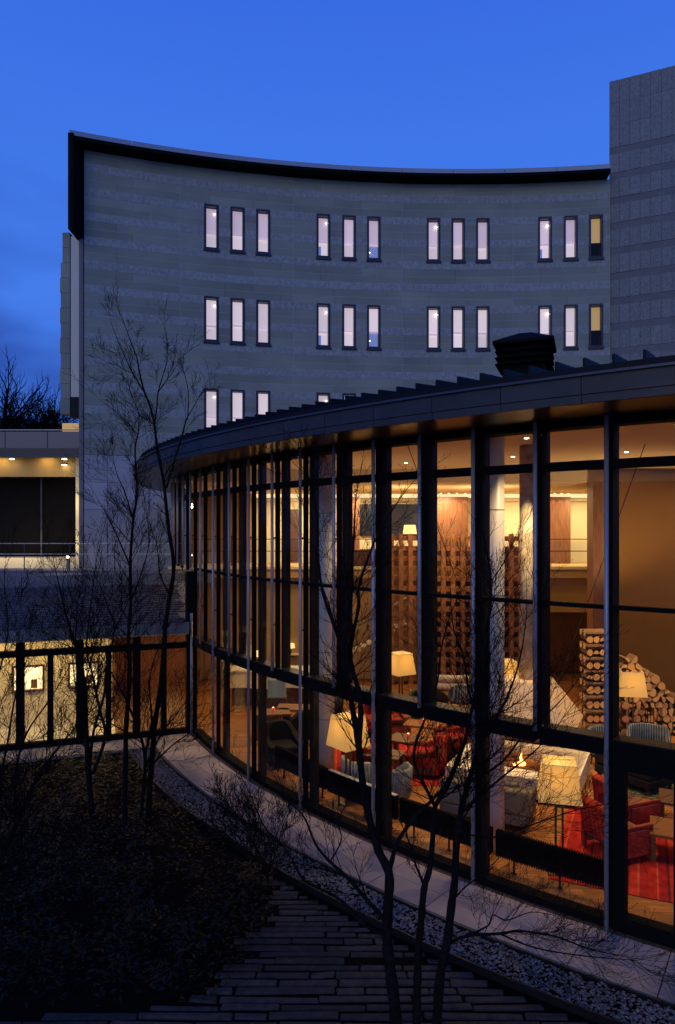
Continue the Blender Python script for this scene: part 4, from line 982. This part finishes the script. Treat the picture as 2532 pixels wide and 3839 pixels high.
for x in (-1.6, 1.0, 4.0, 7.0): light('gallery_light', 'AREA', (x, 25.6, 6.45), 115, (1, .76, .42), .8)
light('gallery_light', 'AREA', (9.5, 25.6, 6.45), 115, (1, .78, .42), .8)
for x, y, pw in ((-1.2, 22.3, 80), (3.6, 21.6, 100), (7.0, 22.6, 40), (10.5, 18.0, 40), (9.0, 16.2, 35)): light('room_glow', 'AREA', (x, y, 6.45), pw, (1, .66, .30), 1.0)  # area fills added to brighten the room, no fixtures
for xa, xb, n in ((1636, 1757, 4), (2063, 2140, 3), (1316, 1349, 1)):
    X_a, X_b = (xa-CXP)*26.4/F, (xb-CXP)*26.4/F
    for k in range(n):
        x = X_a+(X_b-X_a)*(k+.5)/n; light('pier_spot', 'SPOT', (x, 26.26, 6.52), 26, (1, .62, .36), .01, (rad(6), 0, 0), .5, 52)
        nn = 'pier %s' % ('behind the wide lattice' if n == 4 else ('right of the flue' if n == 3 else 'left of the lattices'))
        t = thing('accent_spot', 'tiny accent spotlight washing the timber '+nn, 'light', (x, 26.26, 6.54), 0, 'accent spots over timber '+nn); MB().tube([(0, 0, 0), (0, 0, -.018)], .03, 8).build('lens', 'dl', t); MB().tube([(0, 0, .009), (0, 0, -.012)], .045, 8).build('trim', 'black', t)
light('log_fill', 'SPOT', (7.4, 16.0, 6.5), 950, (1, .63, .28), .05, (rad(14), 0, 0), .8, 46)  # spot added to warm the log ends, no fixture
light('hearth_spot', 'SPOT', (3.9, 13.2, 6.8), 420, (1, .80, .52), .05, (rad(8), 0, 0), .7, 34)
light('flue_spot', 'SPOT', (fx.x-.1, hc.y-.95, 6.85), 520, (1, .74, .42), .03, (rad(17), 0, 0), .7, 46)
for x_, y_, z_, p_ in ((2.2, 22.5, 5.15, 160), (4.8, 22.4, 5.15, 200), (7.2, 17.9, 3.0, 300), (3.9, 14.4, 2.3, 240), (.4, 19.0, 2.6, 180)): light('ceiling_fill', 'SPOT', (x_, y_, z_), p_, (1, .68, .33), .06, (rad(168), 0, 0), 1, 140)  # upward fills added to brighten the ceiling, no lamps there
light('lattice_fill', 'SPOT', (2.4, 21.0, 6.85), 420, (1, .66, .32), .05, (rad(34), 0, 0), .8, 60)  # these three spots are added to brighten the lattice screens
light('lattice_fill', 'SPOT', (4.6, 21.0, 6.85), 520, (1, .66, .32), .05, (rad(34), 0, 0), .8, 66)
light('lattice_fill', 'SPOT', (4.0, 20.5, 6.85), 300, (1, .66, .32), .05, (rad(18), 0, 0), .8, 50)

# ------------------------------------------------------------------ trees
MINR = .0022
def grow(mb, p, d, L_, r, lev, rr, up=.25, buds=0):
    n = 5 if lev > 0 else 4; pts = [p.copy()]; dd = d.normalized(); c = []
    for i in range(n):
        dd = (dd+Vector((rr.gauss(0, .09), rr.gauss(0, .09), rr.gauss(0, .07)+up*.22))).normalized(); p = p+dd*(L_/n); pts.append(p.copy()); c.append((p.copy(), dd.copy()))
    k = 4 if r > .006 else 3
    mb.tube(pts, [max(MINR, r*(1-.8*i/n)) for i in range(n+1)], k, cap=False)
    if lev > 0:
        m = rr.randint(4, 6) if lev > 1 else rr.randint(3, 4)
        side = rr.uniform(0, 6.28)
        for q in range(m):
            t = (.18+.78*(q+rr.uniform(.1, .9))/m)*n; i = min(n-1, int(t)); b = pts[i].lerp(pts[i+1], t-i); dc = c[i][1]
            a1 = dc.cross(Vector((0, 0, 1)) if abs(dc.z) < .95 else Vector((1, 0, 0))).normalized(); a2 = dc.cross(a1); side += math.pi+rr.gauss(0, .7)
            ax = a1*math.cos(side)+a2*math.sin(side); an = rr.uniform(.4, .8)
            grow(mb, b, dc*math.cos(an)+ax*math.sin(an), L_*rr.uniform(.38, .62)*(1.15-.4*t/n), r*rr.uniform(.45, .62), lev-1, rr, up, buds)
    elif buds and rr.random() < buds:
        e_ = pts[-1]; s = .006; mb.tube([e_-dd*s, e_, e_+dd*s*1.4], [.0015, s*.6, .001], 4, cap=False)
def tree(name, label, stems, d, seed, twig=1.0, den=1.0, lev=2, cat='tree', base=None, buds=.3, start=.25, spread=.35, group=None, minr=0, TL=.5):
    """stems: list of (points in photo px, start radius, end radius, depth drift)"""
    global MINR
    MINR = .0017 if d < 9 else .0026
    rr = random.Random(seed)
    allp = []
    for st in stems:
        pts, r0, r1 = st[:3]; dr = st[3] if len(st) > 3 else 0
        n = len(pts); allp.append(([pt(x, y, d+dr*(i/(n-1))+.06*math.sin(i*1.7+seed)) for i, (x, y) in enumerate(pts)], r0, r1))
    b = allp[0][0][0]; o = Vector((b.x, b.y, -.12)); t = thing(name, label, cat, o, 0, group)
    tw = MB()
    for idx, (P, r0, r1) in enumerate(allp):
        if idx == 0 and P[0].z > .02: P = [Vector((P[0].x, P[0].y, -.12))]+P
        Q = []       # smooth the traced line
        for i in range(len(P)-1):
            a0 = P[max(i-1, 0)]; a1 = P[i]; a2 = P[i+1]; a3 = P[min(i+2, len(P)-1)]
            for s in range(4):
                u_ = s/4; Q.append(.5*((2*a1)+(-a0+a2)*u_+(2*a0-5*a1+4*a2-a3)*u_*u_+(-a0+3*a1-3*a2+a3)*u_**3))
        Q.append(P[-1]); m = len(Q)
        rs = [(r0+(r1-r0)*i/(m-1))*(1+.10*math.sin(i*2.3+idx)) for i in range(m)]
        MB().tube([q-o for q in Q], rs, 8).build('trunk' if idx == 0 else ('stem' if stems[idx][0][0][1] > 2800 else 'branch'), 'bark', t, smooth=True)
        tot = sum((Q[i+1]-Q[i]).length for i in range(m-1)); nb_ = max(3, int(tot*9*den))
        for q in range(nb_):
            u_ = start+(1-start)*rr.random()**.8 if idx == 0 else rr.uniform(.08, 1)
            i = min(m-2, int(u_*(m-1))); bpt = Q[i]; dc = (Q[i+1]-Q[i]).normalized()
            ax = Vector((rr.gauss(0, 1), rr.gauss(0, 1)*.8, rr.gauss(0, .6))); ax = (ax-dc*ax.dot(dc)).normalized(); an = rr.uniform(.5, 1.0)
            grow(tw, bpt-o, dc*math.cos(an)+ax*math.sin(an), TL*twig*rr.uniform(.5, 1.3)*(1.1-.35*u_), max(.003, rs[i]*.32), lev, rr, spread, buds)
        grow(tw, Q[-1]-o, (Q[-1]-Q[-2]).normalized(), TL*twig, r1, lev, rr, spread, buds)
    tag(tw.build('twigs', 'twig', t, fix=False), kind='stuff')
    return t
# foreground clump, three stems from one place
tree('bare_tree', 'foreground bare tree trunk at the left of the clump, forking before the glass', [
    ([(1490, 3885), (1476, 3733), (1455, 3560), (1453, 3470), (1456, 3389), (1459, 3274), (1419, 3188), (1390, 3090), (1362, 2947), (1347, 2815), (1330, 2700), (1305, 2560), (1287, 2425), (1299, 2339), (1319, 2224), (1322, 2100), (1330, 1960)], .066, .009),
    ([(1287, 2430), (1247, 2327), (1212, 2224), (1195, 2109), (1189, 1937), (1170, 1840)], .022, .006, -.4),
    ([(1347, 2790), (1352, 2626), (1320, 2500), (1315, 2420), (1344, 2281), (1347, 2195), (1396, 2052), (1440, 1960), (1500, 1870)], .03, .006, .3),
    ([(1462, 3260), (1480, 3188), (1499, 3142), (1557, 3062), (1620, 3000), (1666, 2947), (1700, 2880), (1735, 2790), (1800, 2690)], .026, .007, -.3),
    ([(1440, 3446), (1379, 3377), (1304, 3291), (1235, 3228), (1184, 3165), (1143, 3067), (1090, 3010)], .026, .007, .5),
    ([(1440, 3504), (1362, 3463), (1275, 3372), (1189, 3326), (1132, 3291), (1079, 3194), (994, 3102), (940, 2980)], .020, .006, .5),
    ([(1240, 3228), (1280, 3150), (1270, 3080), (1300, 3010)], .009, .004, 0),
    ([(1304, 3291), (1220, 3260), (1130, 3240)], .010, .004, .2),
    ], 7.05, 3, twig=1.0, den=.85, start=.55, TL=.58)
tree('bare_tree', 'middle stem of the foreground tree clump, with a sawn-off stub', [
    ([(1562, 3880), (1565, 3700), (1570, 3560), (1580, 3446), (1591, 3331), (1614, 3245), (1626, 3102), (1634, 3020), (1672, 2960), (1706, 2880), (1740, 2790), (1765, 2680), (1790, 2560), (1800, 2440), (1830, 2330)], .046, .008),
    ([(1594, 3330), (1588, 3312), (1580, 3292)], .020, .016, 0),
    ([(1634, 3030), (1600, 2960), (1560, 2880), (1555, 2800), (1600, 2680), (1640, 2560), (1655, 2430), (1690, 2300)], .02, .006, .3),
    ], 7.05, 11, twig=1.0, den=.85, start=.5, TL=.58)
tree('bare_tree', 'right stem of the foreground tree clump, spreading dense branches over the column', [
    ([(1637, 3880), (1649, 3676), (1677, 3532), (1694, 3389), (1706, 3297), (1712, 3159), (1725, 3060), (1755, 2940), (1792, 2815), (1821, 2700), (1828, 2560), (1825, 2400), (1840, 2250), (1838, 2130)], .052, .009),
    ([(1683, 3538), (1752, 3509), (1878, 3500), (1950, 3490), (2087, 3512), (2200, 3555), (2310, 3580)], .018, .004, -.4),
    ([(1752, 3509), (1830, 3470), (1850, 3430), (1900, 3450), (1990, 3420), (2070, 3430)], .010, .003, -.3),
    ([(1880, 3503), (1980, 3545), (2090, 3570), (2250, 3590), (2390, 3600)], .010, .003, -.3),
    ([(1703, 3370), (1740, 3330), (1790, 3290), (1860, 3230)], .010, .004, -.2),
    ([(1730, 3050), (1830, 2960), (1900, 2900), (1990, 2830), (2080, 2740)], .014, .004, -.4),
    ([(1760, 2930), (1880, 2860), (1960, 2760), (2080, 2650), (2160, 2560)], .013, .004, -.3),
    ([(1800, 2790), (1880, 2660), (1930, 2540), (1960, 2420), (1975, 2300)], .015, .004, .2),
    ([(1722, 3120), (1850, 3140), (2000, 3090), (2150, 3040), (2300, 3010)], .010, .003, -.5),
    ([(1812, 2730), (1760, 2600), (1740, 2470), (1700, 2350), (1690, 2220)], .015, .004, .3),
    ], 7.05, 21, twig=1.1, den=1.2, start=.45, TL=.62)
# garden trees on the left, farther away
tree('bare_tree', 'tallest slender bare tree, its fine crown against the hotel stone wall', [
    ([(560, 3000), (580, 2726), (598, 2614), (616, 2436), (620, 2346), (638, 2235), (652, 2123), (634, 1989), (622, 1880), (612, 1790), (589, 1675), (580, 1593), (561, 1515), (543, 1472), (523, 1393), (514, 1343), (500, 1304), (459, 1193)], .055, .006),
    ([(543, 1472), (496, 1393), (457, 1311), (421, 1221)], .014, .004, .2),
    ([(500, 1400), (455, 1380), (412, 1345)], .008, .003, 0),
    ([(580, 1593), (589, 1525), (593, 1472), (614, 1400), (629, 1339), (625, 1257)], .016, .004, -.2),
    ([(593, 1472), (625, 1425), (647, 1397), (673, 1355)], .010, .003, 0),
    ([(625, 1830), (650, 1740), (679, 1650), (697, 1579), (704, 1561), (707, 1472), (693, 1404)], .022, .005, .3),
    ([(700, 1570), (735, 1510), (760, 1470)], .010, .003, .2),
    ([(638, 2235), (600, 2150), (590, 2050), (560, 1960)], .016, .004, .3),
    ], 12.6, 5, twig=.9, den=.32, buds=.5, start=.4, TL=.6)
tree('bare_tree', 'slender bare tree left of the tallest one, in front of the slate roof', [
    ([(470, 3040), (473, 2748), (482, 2614), (487, 2480), (482, 2391), (491, 2257), (489, 2123), (495, 2012), (502, 1929), (514, 1847), (507, 1686), (518, 1629), (521, 1554), (504, 1507)], .05, .006),
    ([(518, 1629), (482, 1590), (436, 1547), (412, 1529)], .010, .003, 0),
    ([(504, 1960), (470, 1850), (440, 1780), (425, 1720)], .014, .004, .2),
    ([(489, 2123), (440, 2010), (400, 1930), (372, 1880)], .016, .004, -.2),
    ([(491, 2257), (540, 2120), (560, 2020), (545, 1900)], .014, .004, 0),
    ], 12.4, 6, twig=1.0, den=.75, buds=.5, start=.25, TL=.75)
tree('bare_tree', 'bare tree with crossing stems before the corridor windows', [
    ([(345, 3060), (330, 2850), (322, 2700), (318, 2560), (290, 2440), (255, 2330), (230, 2230), (205, 2120)], .06, .006),
    ([(350, 2900), (395, 2760), (372, 2650), (345, 2520), (325, 2440), (335, 2320), (350, 2200), (365, 2080)], .032, .005, .2),
    ([(338, 2870), (352, 2740), (390, 2610), (402, 2480), (430, 2360), (400, 2260), (370, 2180)], .03, .005, -.2),
    ([(318, 2700), (290, 2600), (275, 2500), (270, 2400)], .02, .005, -.3),
    ([(430, 2360), (470, 2280), (500, 2200)], .014, .004, 0),
    ], 12.6, 8, twig=1.1, den=1.0, start=.2, TL=.85)
tree('bare_tree', 'bare shrub-like tree between the crossing stems and the terrace corner', [
    ([(530, 3060), (545, 2850), (520, 2740), (480, 2640), (440, 2560), (395, 2480), (350, 2420)], .04, .005),
    ([(545, 2880), (600, 2760), (660, 2680), (720, 2600)], .02, .004, -.6),
    ([(540, 2900), (640, 2800), (720, 2740), (800, 2660)], .018, .004, -.9),
    ([(545, 2830), (570, 2700), (560, 2560), (590, 2440), (640, 2330)], .022, .005, 0),
    ], 12.3, 9, twig=1.1, den=1.0, start=.2, TL=.85)
tree('bare_tree', 'pale-tipped bare tree reaching in from the left edge over the dark garden', [
    ([(-160, 3650), (-60, 3380), (20, 3180), (90, 3020), (150, 2900), (230, 2790), (320, 2690)], .05, .006),
    ([(-20, 3270), (-10, 3000), (30, 2780), (60, 2600), (110, 2450)], .026, .005, .2),
    ([(60, 3080), (60, 2900), (100, 2750), (190, 2620), (260, 2500)], .022, .004, 0),
    ([(-60, 3380), (60, 3240), (190, 3140), (320, 3080)], .018, .004, -.2),
    ([(-10, 3030), (-30, 2780), (-10, 2560), (30, 2380), (20, 2220)], .022, .005, .3),
    ([(-90, 3460), (60, 3400), (170, 3330), (290, 3220)], .014, .004, -.3),
    ], 9.3, 12, twig=1.1, den=1.1, start=.2, TL=.8)
tree('bare_tree', 'fine twiggy bare shrub overhanging the gravel near the terrace bend', [
    ([(1010, 3330), (990, 3240), (950, 3160), (905, 3080), (860, 3020), (820, 2960)], .018, .004),
    ([(990, 3250), (930, 3190), (850, 3130), (790, 3080)], .012, .003, .1),
    ([(1000, 3290), (1040, 3180), (1060, 3100), (1090, 3040)], .012, .003, -.1),
    ([(950, 3160), (960, 3080), (930, 3000)], .010, .003, .1),
    ], 10.3, 14, twig=.85, den=3.6, start=.05, buds=1, TL=.48)
# trees on the hill behind
hl = [(-60, 1400, 46, 1.25, 'leftmost bare tree on the hill, at the photo edge'), (20, 1330, 44, 1.3, 'tall bare tree on the hill right at the left edge'), (75, 1480, 50, 1, 'bare tree on the hill, second clump from the left edge'), (140, 1470, 48, 1.0, 'bare tree on the hill halfway to the hotel wing'), (205, 1450, 50, 1.05, 'bare tree on the hill beside the hotel pier'), (250, 1500, 46, .9, 'bare tree on the hill partly behind the hotel pier')]
for j, (x, y, d_, s, lab) in enumerate(hl):
    rr = random.Random(50+j); H_ = 7.6*s; tp = pt(x, y, d_); bz_ = tp.z-H_
    t = thing('hill_tree', lab, 'tree', (tp.x, tp.y, bz_), 0, None); MB().tube([(0, 0, -3.0), (0.1, 0, H_*.35), (0, 0, H_*.6)], [.22, .16, .09], 7).build('trunk', 'twig', t)
    tw = MB()
    for k in range(26):
        u_ = rr.uniform(.12, .6); a_ = rr.uniform(0, 6.28); e_ = rr.uniform(.3, 1.1)
        grow(tw, Vector((0, 0, H_*u_)), Vector((math.cos(a_)*math.cos(e_), math.sin(a_)*math.cos(e_), math.sin(e_))), H_*rr.uniform(.25, .42), .07, 3 if k % 2 else 2, rr, .5)
    tag(tw.build('crown', 'twig', t, fix=False), kind='stuff')
